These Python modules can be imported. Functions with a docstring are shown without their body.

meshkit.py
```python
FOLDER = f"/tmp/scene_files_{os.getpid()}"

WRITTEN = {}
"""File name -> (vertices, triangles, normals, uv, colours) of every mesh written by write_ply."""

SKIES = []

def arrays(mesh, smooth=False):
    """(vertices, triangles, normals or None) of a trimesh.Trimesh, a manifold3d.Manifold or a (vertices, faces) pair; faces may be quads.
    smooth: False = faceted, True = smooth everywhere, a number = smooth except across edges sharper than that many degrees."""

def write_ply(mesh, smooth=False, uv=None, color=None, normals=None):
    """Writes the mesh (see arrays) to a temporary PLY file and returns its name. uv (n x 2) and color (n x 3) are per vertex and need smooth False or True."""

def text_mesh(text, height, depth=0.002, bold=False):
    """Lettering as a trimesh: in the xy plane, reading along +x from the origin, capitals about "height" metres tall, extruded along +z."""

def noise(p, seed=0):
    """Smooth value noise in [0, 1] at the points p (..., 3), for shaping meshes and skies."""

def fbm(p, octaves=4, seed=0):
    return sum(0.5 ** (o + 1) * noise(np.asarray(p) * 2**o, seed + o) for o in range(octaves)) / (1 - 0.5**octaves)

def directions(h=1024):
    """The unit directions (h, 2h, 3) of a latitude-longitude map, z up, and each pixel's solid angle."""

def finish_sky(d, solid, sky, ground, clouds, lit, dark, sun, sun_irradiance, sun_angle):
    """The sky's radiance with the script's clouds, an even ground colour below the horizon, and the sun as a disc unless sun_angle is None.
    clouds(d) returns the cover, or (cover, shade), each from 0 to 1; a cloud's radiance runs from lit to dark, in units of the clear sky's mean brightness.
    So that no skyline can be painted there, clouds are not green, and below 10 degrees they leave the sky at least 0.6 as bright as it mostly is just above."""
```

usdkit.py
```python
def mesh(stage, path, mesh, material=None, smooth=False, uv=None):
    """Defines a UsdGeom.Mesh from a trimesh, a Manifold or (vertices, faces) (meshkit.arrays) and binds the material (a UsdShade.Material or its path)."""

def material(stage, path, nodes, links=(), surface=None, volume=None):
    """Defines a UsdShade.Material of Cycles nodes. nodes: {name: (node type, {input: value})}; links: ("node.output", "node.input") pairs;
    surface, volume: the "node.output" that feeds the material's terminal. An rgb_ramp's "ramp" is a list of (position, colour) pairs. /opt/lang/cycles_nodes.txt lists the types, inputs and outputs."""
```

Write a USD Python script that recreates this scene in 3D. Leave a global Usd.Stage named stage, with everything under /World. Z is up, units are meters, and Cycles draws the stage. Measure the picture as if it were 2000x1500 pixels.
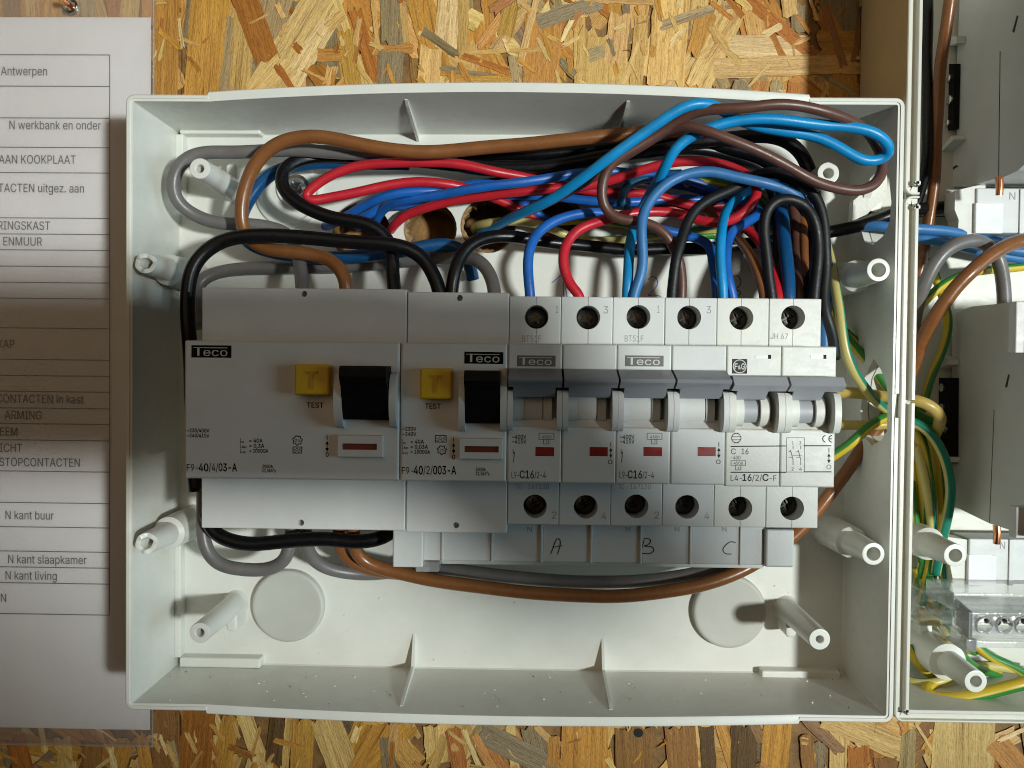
import math, random
import numpy as np, trimesh, manifold3d as m3, usdkit, meshkit
from pxr import Usd, UsdGeom, UsdLux, Gf, Sdf, Vt, UsdShade
from shapely.geometry import Polygon, LineString, Point, box as sbox
from shapely.ops import unary_union
from shapely import affinity
from scipy.interpolate import CubicSpline

random.seed(7); rng = np.random.default_rng(7)
stage = Usd.Stage.CreateInMemory()
UsdGeom.SetStageUpAxis(stage, UsdGeom.Tokens.z); UsdGeom.SetStageMetersPerUnit(stage, 1.0)
UsdGeom.Xform.Define(stage, '/World'); UsdGeom.Scope.Define(stage, '/World/Looks')

# ---------------------------------------------------------------- camera
# board frame: x right, y up, w out of the wall, in millimetres; world = (x, -w, y) / 1000
F = 1560.0
EYE = np.array([0.0, 0.0, 338.0])
RV = np.array([0.01922, -0.01665, -0.0103])
def rotvec(v):
    a = np.linalg.norm(v); k = v / a
    K = np.array([[0, -k[2], k[1]], [k[2], 0, -k[0]], [-k[1], k[0], 0]])
    return np.eye(3) + math.sin(a) * K + (1 - math.cos(a)) * K @ K
RM = rotvec(RV)
def W(p):
    p = np.asarray(p, float)
    return np.stack([p[..., 0], -p[..., 2], p[..., 1]], -1) * 0.001
cam = UsdGeom.Camera.Define(stage, '/World/camera')
cam.CreateHorizontalApertureAttr(36.0); cam.CreateVerticalApertureAttr(27.0); cam.CreateFocalLengthAttr(36.0 * F / 2000)
cam.CreateClippingRangeAttr(Gf.Vec2f(0.01, 50.0)); cam.CreateExposureAttr(0.0)
rows = [W(RM[i]) * 1000 for i in range(3)] + [W(EYE)]
cam.AddTransformOp().Set(Gf.Matrix4d(*[float(x) for r, e in zip(rows, (0, 0, 0, 1)) for x in (*r, e)]))

# ---------------------------------------------------------------- lights
KEY_POS = (808.0, -40.0, 1340.0)
def aim(prim, pos, target):
    p, t = W(pos), W(target); z = (p - t) / np.linalg.norm(p - t)
    x = np.cross([0, 0, 1.0], z); x /= np.linalg.norm(x); y = np.cross(z, x)
    prim.AddTransformOp().Set(Gf.Matrix4d(*[float(v) for r, e in zip((x, y, z, p), (0, 0, 0, 1)) for v in (*r, e)]))
KEY_I, ROOM_I, SIDE_I = 29.5, 1.7, 1.9
key = UsdLux.SphereLight.Define(stage, '/World/work_lamp')
key.CreateRadiusAttr(0.055); key.CreateNormalizeAttr(True); key.CreateIntensityAttr(KEY_I); key.CreateColorAttr(Gf.Vec3f(0.94, 1.0, 0.97))
sp = UsdLux.ShapingAPI.Apply(key.GetPrim()); sp.CreateShapingConeAngleAttr(18.45); sp.CreateShapingConeSoftnessAttr(0.56)
aim(key, KEY_POS, (118, 223, 0))
room = UsdLux.RectLight.Define(stage, '/World/room_light')
room.CreateWidthAttr(2.4); room.CreateHeightAttr(1.8); room.CreateNormalizeAttr(True); room.CreateIntensityAttr(ROOM_I); room.CreateColorAttr(Gf.Vec3f(1.0, 0.73, 0.46))
aim(room, (-500, 700, 1700), (0, 0, 0))
side = UsdLux.RectLight.Define(stage, '/World/window_light')
side.CreateWidthAttr(0.5); side.CreateHeightAttr(0.6); side.CreateNormalizeAttr(True); side.CreateIntensityAttr(SIDE_I); side.CreateColorAttr(Gf.Vec3f(0.6, 0.88, 1.0))
aim(side, (1500, -20, 780), (0, 0, 40))

# ---------------------------------------------------------------- helpers
def L(px, py, w):
    """board (x, y) in mm of the point at height w seen at pixel (px, py) of the 2000 x 1500 photograph"""
    d = RM.T @ np.array([(px - 1000) / F, -(py - 750) / F, -1.0])
    return (EYE + (w - EYE[2]) / d[2] * d)[:2]
def LX(px, py, X):
    """(y, w) of the point on the plane x = X seen at a pixel"""
    d = RM.T @ np.array([(px - 1000) / F, -(py - 750) / F, -1.0])
    q = EYE + (X - EYE[0]) / d[0] * d
    return q[1], q[2]
names = {}
def path(parent, name):
    n = names.get((parent, name), 0); names[(parent, name)] = n + 1
    return f'{parent}/{name}' if n == 0 else f'{parent}/{name}_{n:03d}'
def data(prim, label=None, cat=None, group=None, kind=None):
    for k, v in (('label', label), ('category', cat), ('group', group), ('kind', kind)):
        if v: prim.SetCustomDataByKey(k, v)
def prim_mesh(p, v, f, mat, smooth=False, uv=None, tone=None):
    m = trimesh.Trimesh(v, f, process=False)
    o = usdkit.mesh(stage, p, m, mat, smooth=smooth, uv=uv)
    if tone is not None:
        UsdGeom.PrimvarsAPI(o).CreatePrimvar('tone', Sdf.ValueTypeNames.Color3fArray, 'vertex').Set(Vt.Vec3fArray.FromNumpy(np.asarray(tone, np.float32)))
    return o
def vf(mesh):
    if hasattr(mesh, 'to_mesh'):
        m = mesh.to_mesh(); return np.array(m.vert_properties[:, :3], float), np.array(m.tri_verts)
    if isinstance(mesh, tuple): return np.asarray(mesh[0], float), np.asarray(mesh[1])
    return np.array(mesh.vertices), np.array(mesh.faces)
class Thing:
    def __init__(s, name, label, cat, base=(0, 0, 0), group=None, kind=None):
        s.p = path('/World', name); s.base = W(base)
        x = UsdGeom.Xform.Define(stage, s.p); x.AddTranslateOp().Set(Gf.Vec3d(*map(float, s.base)))
        data(x.GetPrim(), label, cat, group, kind)
    def part(s, name, mesh, mat, smooth=False, label=None, under=None, kind=None, uv=None, tone=None):
        if isinstance(mesh, list): mesh = cat(mesh)
        v, f = vf(mesh); p = path(under or s.p, name)
        o = prim_mesh(p, W(v) - s.base, f, mat, smooth, uv, tone); data(o.GetPrim(), label, kind=kind)
        return p
def single(name, mesh, mat, label, catg, smooth=False, group=None, kind=None, uv=None):
    if isinstance(mesh, list): mesh = cat(mesh)
    v, f = vf(mesh); o = prim_mesh(path('/World', name), W(v), f, mat, smooth, uv)
    data(o.GetPrim(), label, catg, group, kind); return o
def cat(ms):
    V, Fs, n = [], [], 0
    for m in ms:
        v, f = vf(m); V.append(v); Fs.append(f + n); n += len(v)
    return np.vstack(V), np.vstack(Fs)
def ex(poly, w0, w1):
    out = []
    for g in getattr(poly, 'geoms', [poly]):
        if g.is_empty or g.geom_type != 'Polygon' or g.area < 1e-4: continue
        m = trimesh.creation.extrude_polygon(g, w1 - w0, engine='earcut'); m.apply_translation([0, 0, w0]); out.append(m)
    return cat(out)
def exx(poly_yw, x0, x1):
    """polygon in (y, w) extruded along x"""
    v, f = ex(poly_yw, x0, x1)
    return np.stack([v[:, 2], v[:, 0], v[:, 1]], 1), f
def hull(pts): return trimesh.convex.convex_hull(np.asarray(pts, float))
def rect2(x0, y0, x1, y1, r=0.0, n=4):
    x0, x1 = sorted((x0, x1)); y0, y1 = sorted((y0, y1))
    if r <= 0: return np.array([[x0, y0], [x1, y0], [x1, y1], [x0, y1]])
    out = []
    for cx, cy, a in ((x1 - r, y1 - r, 0), (x0 + r, y1 - r, 90), (x0 + r, y0 + r, 180), (x1 - r, y0 + r, 270)):
        for t in np.linspace(a, a + 90, n + 1): out.append([cx + r * math.cos(math.radians(t)), cy + r * math.sin(math.radians(t))])
    return np.array(out)
def cbox(x0, y0, x1, y1, w0, w1, c=0.5, r=0.5):
    """box whose front edges are rounded by c and whose upright edges by r"""
    x0, x1 = sorted((x0, x1)); y0, y1 = sorted((y0, y1)); P = []
    P += [(x, y, w0) for x, y in rect2(x0, y0, x1, y1, r)]
    for t in (0, 30, 60, 90):
        d = c * (1 - math.cos(math.radians(t))); h = c * math.sin(math.radians(t))
        P += [(x, y, w1 - c + h) for x, y in rect2(x0 + d, y0 + d, x1 - d, y1 - d, max(r - d, 0.02))]
    return hull(P)
def pbox(a, b, c, d, w0, w1, ch=0.4, r=0.4):
    """cbox from two opposite pixel corners at the front height"""
    (x0, y0), (x1, y1) = L(a, b, w1), L(c, d, w1)
    return cbox(x0, y0, x1, y1, w0, w1, ch, r)
def prect(a, b, c, d, w):
    (x0, y0), (x1, y1) = L(a, b, w), L(c, d, w)
    return sbox(min(x0, x1), min(y0, y1), max(x0, x1), max(y0, y1))
def man(mesh):
    v, f = vf(mesh)
    return m3.Manifold(m3.Mesh(np.asarray(v, np.float32), np.asarray(f, np.uint32)))
def mcyl(x, y, w0, w1, r0, r1=None, n=28):
    return m3.Manifold.cylinder(w1 - w0, r0, r0 if r1 is None else r1, n).translate((x, y, w0))
def lathe(p0, p1, prof, n=20, axis_up=None):
    """surface of revolution about the line p0 -> p1; prof: (distance along, radius)"""
    p0, p1 = np.array(p0, float), np.array(p1, float); d = p1 - p0; d /= np.linalg.norm(d)
    a = np.cross(d, [0.3, 0.9, 0.1]); a /= np.linalg.norm(a); b = np.cross(d, a)
    t = np.arange(n) * 2 * math.pi / n; ring = np.cos(t)[:, None] * a + np.sin(t)[:, None] * b
    V = np.vstack([p0 + d * h + ring * r for h, r in prof]); Fs = []
    for i in range(len(prof) - 1):
        for j in range(n):
            k = (j + 1) % n
            Fs += [[i * n + j, i * n + k, (i + 1) * n + k], [i * n + j, (i + 1) * n + k, (i + 1) * n + j]]
    return V, np.array(Fs)
def tube(P, r, n=12, twist=0.0, closed=True):
    P = np.asarray(P, float); T = np.gradient(P, axis=0); T /= np.linalg.norm(T, axis=1, keepdims=True)
    A = np.zeros_like(P); a = np.cross(T[0], [0.1, 0.2, 1.0]); A[0] = a / np.linalg.norm(a)
    for i in range(1, len(P)):
        a = A[i - 1] - T[i] * (A[i - 1] @ T[i]); A[i] = a / np.linalg.norm(a)
    B = np.cross(T, A); s = np.r_[0, np.cumsum(np.linalg.norm(np.diff(P, axis=0), axis=1))]
    th = np.arange(n + 1) * 2 * math.pi / n
    ang = th[None] + (s * twist)[:, None]
    rr = np.broadcast_to(r, (len(P),))[:, None, None]
    V = P[:, None] + rr * (np.cos(ang)[..., None] * A[:, None] + np.sin(ang)[..., None] * B[:, None])
    uv = np.stack(np.broadcast_arrays(s[:, None], (th / (2 * math.pi))[None]), -1).reshape(-1, 2)
    m = n + 1; Fs = []
    for i in range(len(P) - 1):
        for j in range(n):
            Fs += [[i * m + j, i * m + j + 1, (i + 1) * m + j + 1], [i * m + j, (i + 1) * m + j + 1, (i + 1) * m + j]]
    V = V.reshape(-1, 3); nv = len(V)
    if closed:
        V = np.vstack([V, P[0], P[-1]]); uv = np.vstack([uv, [0, .5], [s[-1], .5]]); e = (len(P) - 1) * m
        for j in range(n): Fs += [[nv, j + 1, j], [nv + 1, e + j, e + j + 1]]
    return V, np.array(Fs)[:, ::-1], uv
def spline(pts, step=1.6):
    p = np.asarray(pts, float); d = np.r_[0, np.cumsum(np.sqrt(np.linalg.norm(np.diff(p, axis=0), axis=1)) + 1e-6)]
    cs = CubicSpline(d, p, bc_type='natural'); t = np.linspace(0, d[-1], 600); q = cs(t)
    s = np.r_[0, np.cumsum(np.linalg.norm(np.diff(q, axis=0), axis=1))]; n = max(8, int(s[-1] / step))
    return np.stack([np.interp(np.linspace(0, s[-1], n), s, q[:, k]) for k in range(3)], 1)
def px3(pts):
    out, w = [], 20.0
    for p in pts:
        if len(p) > 2: w = p[2]
        out.append((*L(p[0], p[1], w), w))
    return out

# ---------------------------------------------------------------- materials
LK = '/World/Looks/'
def plastic(name, col, rough=0.38, bump=0.05, dirt=0.0, dirtcol=(0.35, 0.3, 0.22), spec=0.5, var=0.03, scale=60.0, fine=900.0):
    n = {'g': ('geometry', {}), 'n1': ('noise_texture', {'scale': scale, 'detail': 5, 'roughness': 0.6}), 'n2': ('noise_texture', {'scale': fine, 'detail': 3, 'roughness': 0.6}),
         'r1': ('rgb_ramp', {'ramp': [(0.25, tuple(c * (1 - var * 2.5) for c in col)), (0.75, tuple(min(1, c * (1 + var)) for c in col))]}),
         'r2': ('rgb_ramp', {'ramp': [(0.60, (0, 0, 0)), (0.78, (dirt,) * 3)]}),
         'mx': ('mix', {'color2': dirtcol}), 'mp': ('mapping', {'scale': (1, 1, 2.2)}), 'n3': ('noise_texture', {'scale': scale * 3.3, 'detail': 6, 'roughness': 0.7}),
         'rr': ('rgb_ramp', {'ramp': [(0.3, (rough * 0.8,) * 3), (0.7, (min(1, rough * 1.25),) * 3)]}),
         'b': ('bump', {'strength': bump, 'distance': 0.0004}), 'p': ('principled_bsdf', {'specular_ior_level': spec})}
    l = [('g.position', 'n1.vector'), ('g.position', 'n2.vector'), ('g.position', 'mp.vector'), ('mp.vector', 'n3.vector'), ('n1.fac', 'r1.fac'), ('n3.fac', 'r2.fac'), ('n3.fac', 'rr.fac'),
         ('r1.color', 'mx.color1'), ('r2.color', 'mx.fac'), ('mx.color', 'p.base_color'), ('rr.color', 'p.roughness'), ('n2.fac', 'b.height'), ('b.normal', 'p.normal')]
    return usdkit.material(stage, LK + name, n, l, surface='p.BSDF')
def plain(name, col, rough=0.5, metallic=0.0, **k):
    return usdkit.material(stage, LK + name, {'p': ('principled_bsdf', {'base_color': col, 'roughness': rough, 'metallic': metallic, **k})}, [], surface='p.BSDF')
M = {}
M['box'] = plastic('box_plastic', (0.74, 0.74, 0.68), 0.34, 0.06, dirt=0.22, dirtcol=(0.38, 0.35, 0.28))
M['box2'] = plastic('box_plastic_aged', (0.68, 0.67, 0.59), 0.38, 0.04, dirt=0.2)
M['cap'] = plastic('knockout_plastic', (0.52, 0.52, 0.47), 0.55, 0.08)
M['rcd'] = plastic('breaker_plastic', (0.65, 0.65, 0.64), 0.45, 0.10, dirt=0.04)
M['mcb'] = plastic('switch_plastic', (0.60, 0.61, 0.60), 0.42, 0.08, dirt=0.05)
M['old'] = plastic('aged_switch_plastic', (0.66, 0.66, 0.61), 0.42, 0.10, dirt=0.12, dirtcol=(0.42, 0.36, 0.24))
M['grey_toggle'] = plastic('grey_toggle_plastic', (0.235, 0.245, 0.265), 0.42, 0.06, dirt=0.05)
M['grey_light'] = plastic('light_grey_toggle_plastic', (0.36, 0.37, 0.395), 0.42, 0.08, dirt=0.1)
M['black'] = plastic('black_plastic', (0.004, 0.004, 0.004), 0.6, 0.05, spec=0.2)
M['darkvoid'] = plain('dark_cavity', (0.01, 0.009, 0.008), 0.8)
M['yellow'] = plastic('yellow_button_plastic', (0.72, 0.45, 0.012), 0.4, 0.05)
M['yellow2'] = plastic('yellow_raised_letter', (0.55, 0.33, 0.01), 0.4, 0.05)
M['red_flag'] = plastic('red_indicator', (0.24, 0.014, 0.010), 0.35, 0.03)
M['red_dark'] = plastic('brown_red_indicator', (0.16, 0.022, 0.012), 0.4, 0.03)
M['ink'] = plain('black_print', (0.004, 0.004, 0.004), 0.8, specular_ior_level=0.15)
M['inkgrey'] = plain('grey_print', (0.05, 0.05, 0.05), 0.7, specular_ior_level=0.2)
M['engrave'] = plain('engraved_letter', (0.26, 0.26, 0.255), 0.6)
M['logo_grey'] = plain('grey_logo_plate', (0.11, 0.108, 0.10), 0.5)
M['logo_light'] = plain('pale_logo_letter', (0.55, 0.55, 0.52), 0.5)
M['penblue'] = plain('blue_pen', (0.05, 0.07, 0.42), 0.5)
M['penblack'] = plain('black_pen', (0.015, 0.015, 0.02), 0.5)
M['steel'] = plastic('zinc_screw_metal', (0.62, 0.62, 0.60), 0.25, 0.3, var=0.1); 
for q in ('steel',):
    UsdShade.Shader.Get(stage, LK + 'zinc_screw_metal/p').CreateInput('metallic', Sdf.ValueTypeNames.Float).Set(1.0)
M['darksteel'] = plain('dark_screw_metal', (0.075, 0.07, 0.063), 0.24, 1.0)
M['copper'] = plain('copper', (0.85, 0.36, 0.18), 0.25, 1.0)
M['label'] = plastic('white_label_film', (0.85, 0.86, 0.87), 0.16, 0.05, spec=0.9)
M['plaster'] = plastic('broken_white_plastic', (0.80, 0.78, 0.70), 0.8, 1.0, dirt=0.3, fine=350)
def wirem(name, col, rough=0.36, spec=0.5, bump=0.12):
    return plastic('insulation_' + name, col, rough, bump, dirt=0.22, dirtcol=tuple(min(1, c * 1.4 + 0.022) for c in col), spec=spec, var=0.08, scale=150, fine=420)
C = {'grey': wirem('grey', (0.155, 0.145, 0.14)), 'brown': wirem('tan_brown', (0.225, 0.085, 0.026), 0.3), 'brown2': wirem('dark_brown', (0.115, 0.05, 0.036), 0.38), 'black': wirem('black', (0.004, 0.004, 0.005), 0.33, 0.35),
     'black2': wirem('matt_black', (0.007, 0.007, 0.008), 0.48, 0.4), 'red': wirem('red', (0.52, 0.015, 0.028), 0.36), 'blue': wirem('blue', (0.010, 0.115, 0.45), 0.36), 'sky': wirem('sky_blue', (0.004, 0.265, 0.60), 0.36),
     'mid': wirem('dull_blue', (0.035, 0.165, 0.40), 0.45), 'teal': wirem('teal', (0.004, 0.10, 0.19), 0.4), 'navy': wirem('navy', (0.004, 0.07, 0.20), 0.3), 'cream': wirem('cream_yellow', (0.52, 0.38, 0.10), 0.36)}
def earth(name, ye, gr, lo, hi):
    n = {'t': ('texture_coordinate', {}), 's': ('separate_xyz', {}), 'r': ('rgb_ramp', {'ramp': [(0, ye), (lo, ye), (lo + .03, gr), (hi, gr), (hi + .03, ye), (1, ye)]}),
         'p': ('principled_bsdf', {'roughness': 0.36})}
    return usdkit.material(stage, LK + name, n, [('t.UV', 's.vector'), ('s.y', 'r.fac'), ('r.color', 'p.base_color')], surface='p.BSDF')
C['earth'] = earth('insulation_yellow_green', (0.60, 0.43, 0.03), (0.03, 0.19, 0.03), 0.26, 0.70)
C['earth2'] = earth('insulation_pale_yellow_green', (0.55, 0.47, 0.16), (0.012, 0.20, 0.13), 0.33, 0.62)
def clear(name, tint=(0.93, 0.94, 0.93), rough=0.08, haze=0.06, bump=0.0):
    n = {'t': ('transparent_bsdf', {'color': tint}), 'd': ('principled_bsdf', {'base_color': (0.75, 0.76, 0.76), 'roughness': 0.4}), 'g': ('glossy_bsdf', {'roughness': rough, 'color': (1, 1, 1)}), 'f': ('fresnel', {'IOR': 1.5}),
         'x': ('mix_closure', {'fac': haze}), 'y': ('mix_closure', {}), 'ge': ('geometry', {}), 'n': ('noise_texture', {'scale': 900, 'detail': 3}), 'b': ('bump', {'strength': bump, 'distance': 0.0004})}
    l = [('t.BSDF', 'x.closure1'), ('d.BSDF', 'x.closure2'), ('x.closure', 'y.closure1'), ('g.BSDF', 'y.closure2'), ('f.fac', 'y.fac'), ('ge.position', 'n.vector'), ('n.fac', 'b.height'), ('b.normal', 'g.normal')]
    return usdkit.material(stage, LK + name, n, l, surface='y.closure')
M['sleeve'] = clear('plastic_sleeve', (0.97, 0.965, 0.955), 0.28, 0.07, 0.6)
M['clear'] = clear('clear_terminal_plastic', (0.97, 0.98, 0.98), 0.05, 0.20, 0.15)
M['paper'] = plastic('paper', (0.81, 0.80, 0.83), 0.75, 0.25, var=0.02, fine=1600, spec=0.2)
M['toner'] = plain('printed_toner', (0.055, 0.055, 0.065), 0.7)
# strand wood: uv in mm along and across the grain, tone per vertex
n = {'t': ('texture_coordinate', {}), 'a': ('attribute', {'attribute': 'tone'}), 'm1': ('mapping', {'scale': (0.022, 0.55, 1)}), 'm2': ('mapping', {'scale': (0.12, 1.7, 1)}), 'm3': ('mapping', {'scale': (0.45, 1.6, 1)}),
     'n1': ('noise_texture', {'scale': 1.0, 'detail': 4, 'roughness': 0.65, 'distortion': 0.3}), 'n2': ('noise_texture', {'scale': 1.0, 'detail': 3, 'roughness': 0.7}), 'n3': ('noise_texture', {'scale': 1.0, 'detail': 3, 'roughness': 0.75}),
     'r1': ('rgb_ramp', {'ramp': [(0.30, (0.52, 0.42, 0.32)), (0.42, (0.86, 0.82, 0.76)), (0.55, (1.02, 1.0, 0.98)), (0.72, (1.22, 1.22, 1.2))]}), 'r2': ('rgb_ramp', {'ramp': [(0.28, (0.40, 0.33, 0.26)), (0.42, (0.95, 0.94, 0.92)), (0.8, (1.1, 1.1, 1.08))]}), 'r3': ('rgb_ramp', {'ramp': [(0.3, (0.66, 0.6, 0.54)), (0.5, (1, 1, 1)), (0.75, (1.12, 1.12, 1.1))]}),
     'x1': ('mix', {'mix_type': 'multiply', 'fac': 1.0}), 'x2': ('mix', {'mix_type': 'multiply', 'fac': 1.0}), 'x3': ('mix', {'mix_type': 'multiply', 'fac': 1.0}),
     'h': ('math', {'math_type': 'add'}), 'b': ('bump', {'strength': 0.55, 'distance': 0.0005}), 'p': ('principled_bsdf', {'roughness': 0.42, 'specular_ior_level': 0.5})}
l = [('t.UV', 'm1.vector'), ('t.UV', 'm2.vector'), ('t.UV', 'm3.vector'), ('m1.vector', 'n1.vector'), ('m2.vector', 'n2.vector'), ('m3.vector', 'n3.vector'), ('n1.fac', 'r1.fac'), ('n2.fac', 'r2.fac'), ('n3.fac', 'r3.fac'),
     ('a.color', 'x1.color1'), ('r1.color', 'x1.color2'), ('x1.color', 'x2.color1'), ('r2.color', 'x2.color2'), ('x2.color', 'x3.color1'), ('r3.color', 'x3.color2'), ('x3.color', 'p.base_color'),
     ('n2.fac', 'h.value1'), ('n3.fac', 'h.value2'), ('h.value', 'b.height'), ('b.normal', 'p.normal')]
M['strand'] = usdkit.material(stage, LK + 'strand_wood', n, l, surface='p.BSDF')
M['board'] = plastic('pressed_board_base', (0.30, 0.155, 0.045), 0.6, 1.0, dirt=0.9, dirtcol=(0.10, 0.055, 0.02), var=0.25, scale=130, fine=500)
M['rawwood'] = plastic('raw_wood', (0.42, 0.27, 0.12), 0.8, 1.5, dirt=0.8, dirtcol=(0.16, 0.09, 0.035), var=0.3, scale=300, fine=900)

# ---------------------------------------------------------------- the wall of strand board
wall = Thing('wall', None, None, kind='structure')
FH = [(840, 447, 11.2), (953, 440, 11.6), (1092, 432, 10.5), (705, 455, 12.5)]       # holes drilled through floor and board
seam = (L(353, 60, 1)[0], L(357, 1450, 1)[0])
for x0, x1 in ((-420.0, seam[0] - 0.25), (seam[0] + 0.25, 420.0)):
    b = man(trimesh.creation.box(bounds=[[x0, -300, -18], [x1, 300, 0.0]]))
    for px, py, r in FH:
        b = b - mcyl(*L(px, py, 0), -19, 1, r * 0.97)
    wall.part('board', b, M['board'])
wall.part('backing', trimesh.creation.box(bounds=[[-420, -300, -40], [420, 300, -20]]), M['board'])
TONE = dict(light=(.76, .52, .19), pale=(.84, .63, .29), tan=(.66, .41, .13), amber=(.60, .31, .055), orange=(.58, .265, .055), rust=(.45, .17, .03), grey=(.29, .22, .12), greyt=(.43, .315, .145), dark=(.15, .085, .03), brown=(.33, .165, .045))
def strand(x0, y0, x1, y1, wd, tone, top, jag=1.0, edge=0.22):
    p0, p1 = np.array(L(x0, y0, 1)), np.array(L(x1, y1, 1)); d = p1 - p0; ln = np.linalg.norm(d); d /= ln; nrm = np.array([-d[1], d[0]]); wd = wd / 4.64
    n = max(5, int(ln / 3)); u = np.linspace(0, ln, n); a, b = wd / 2 * (1 + 0.0 * u), -wd / 2 * (1 + 0.0 * u)
    k1, k2 = rng.normal(0, 1, n), rng.normal(0, 1, n); tp = rng.uniform(-0.18, 0.18)
    a = a * (1 + tp * (u / ln - .5)) + np.cumsum(k1) * 0.12 * jag + k1 * 0.12 * jag; b = b * (1 - tp * (u / ln - .5)) + np.cumsum(k2) * 0.12 * jag + k2 * 0.12 * jag
    m = max(3, int(wd / 2.2)); endj = lambda s: [(s + rng.uniform(-1, 1) * min(1.0 * jag + wd * .1, ln * .2), t) for t in np.linspace(0, 1, m + 2)[1:-1]]
    up = [(x, y) for x, y in zip(u, a)]; lo = [(x, y) for x, y in zip(u, b)][::-1]
    e1 = [(s, a[-1] + (b[-1] - a[-1]) * t) for s, t in endj(ln)]; e0 = [(s, b[0] + (a[0] - b[0]) * t) for s, t in endj(0)]
    pg = Polygon(up + e1 + lo + e0).buffer(0)
    if pg.geom_type != 'Polygon': pg = max(pg.geoms, key=lambda g: g.area)
    v, f = ex(pg, top - edge, top)
    off = rng.uniform(0, 500, 2); uv = v[:, :2] + off
    tl = rng.normal(0, 0.004); v2 = np.column_stack([p0 + v[:, :1] * d + v[:, 1:2] * nrm, v[:, 2] + 0 * tl])
    c = np.array(TONE[tone]) * rng.uniform(0.9, 1.1) * (1 + rng.normal(0, 0.03, 3))
    return v2, f, uv, np.tile(c, (len(v), 1))
S = []
zones = [(-60, -30, 355, 60), (300, -30, 1720, 200), (290, 1390, 1800, 1530), (1740, 1400, 2060, 1530), (-60, 1410, 330, 1530)]
for zi, (a, b, c, d) in enumerate(zones):
    k = int((c - a) * (d - b) / 3200)
    for i in range(min(k, 95)):
        x, y = rng.uniform(a, c), rng.uniform(b, d); an = rng.normal(90, 38); ln = rng.uniform(50, 190); wd = rng.uniform(12, 55)
        dx, dy = ln / 2 * math.cos(math.radians(an)), ln / 2 * math.sin(math.radians(an))
        t = rng.choice(['light', 'tan', 'amber', 'orange', 'rust', 'grey', 'greyt', 'brown', 'dark'], p=[.16, .2, .2, .12, .08, .07, .07, .07, .03])
        if (x - dx - 353) * (x + dx - 353) < 0 and y < 1400: dx = 0.0; x = x + (18 if x > 353 else -18); wd = min(wd, 30)
        S.append((x - dx, y - dy, x + dx, y + dy, wd, str(t)))
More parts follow.
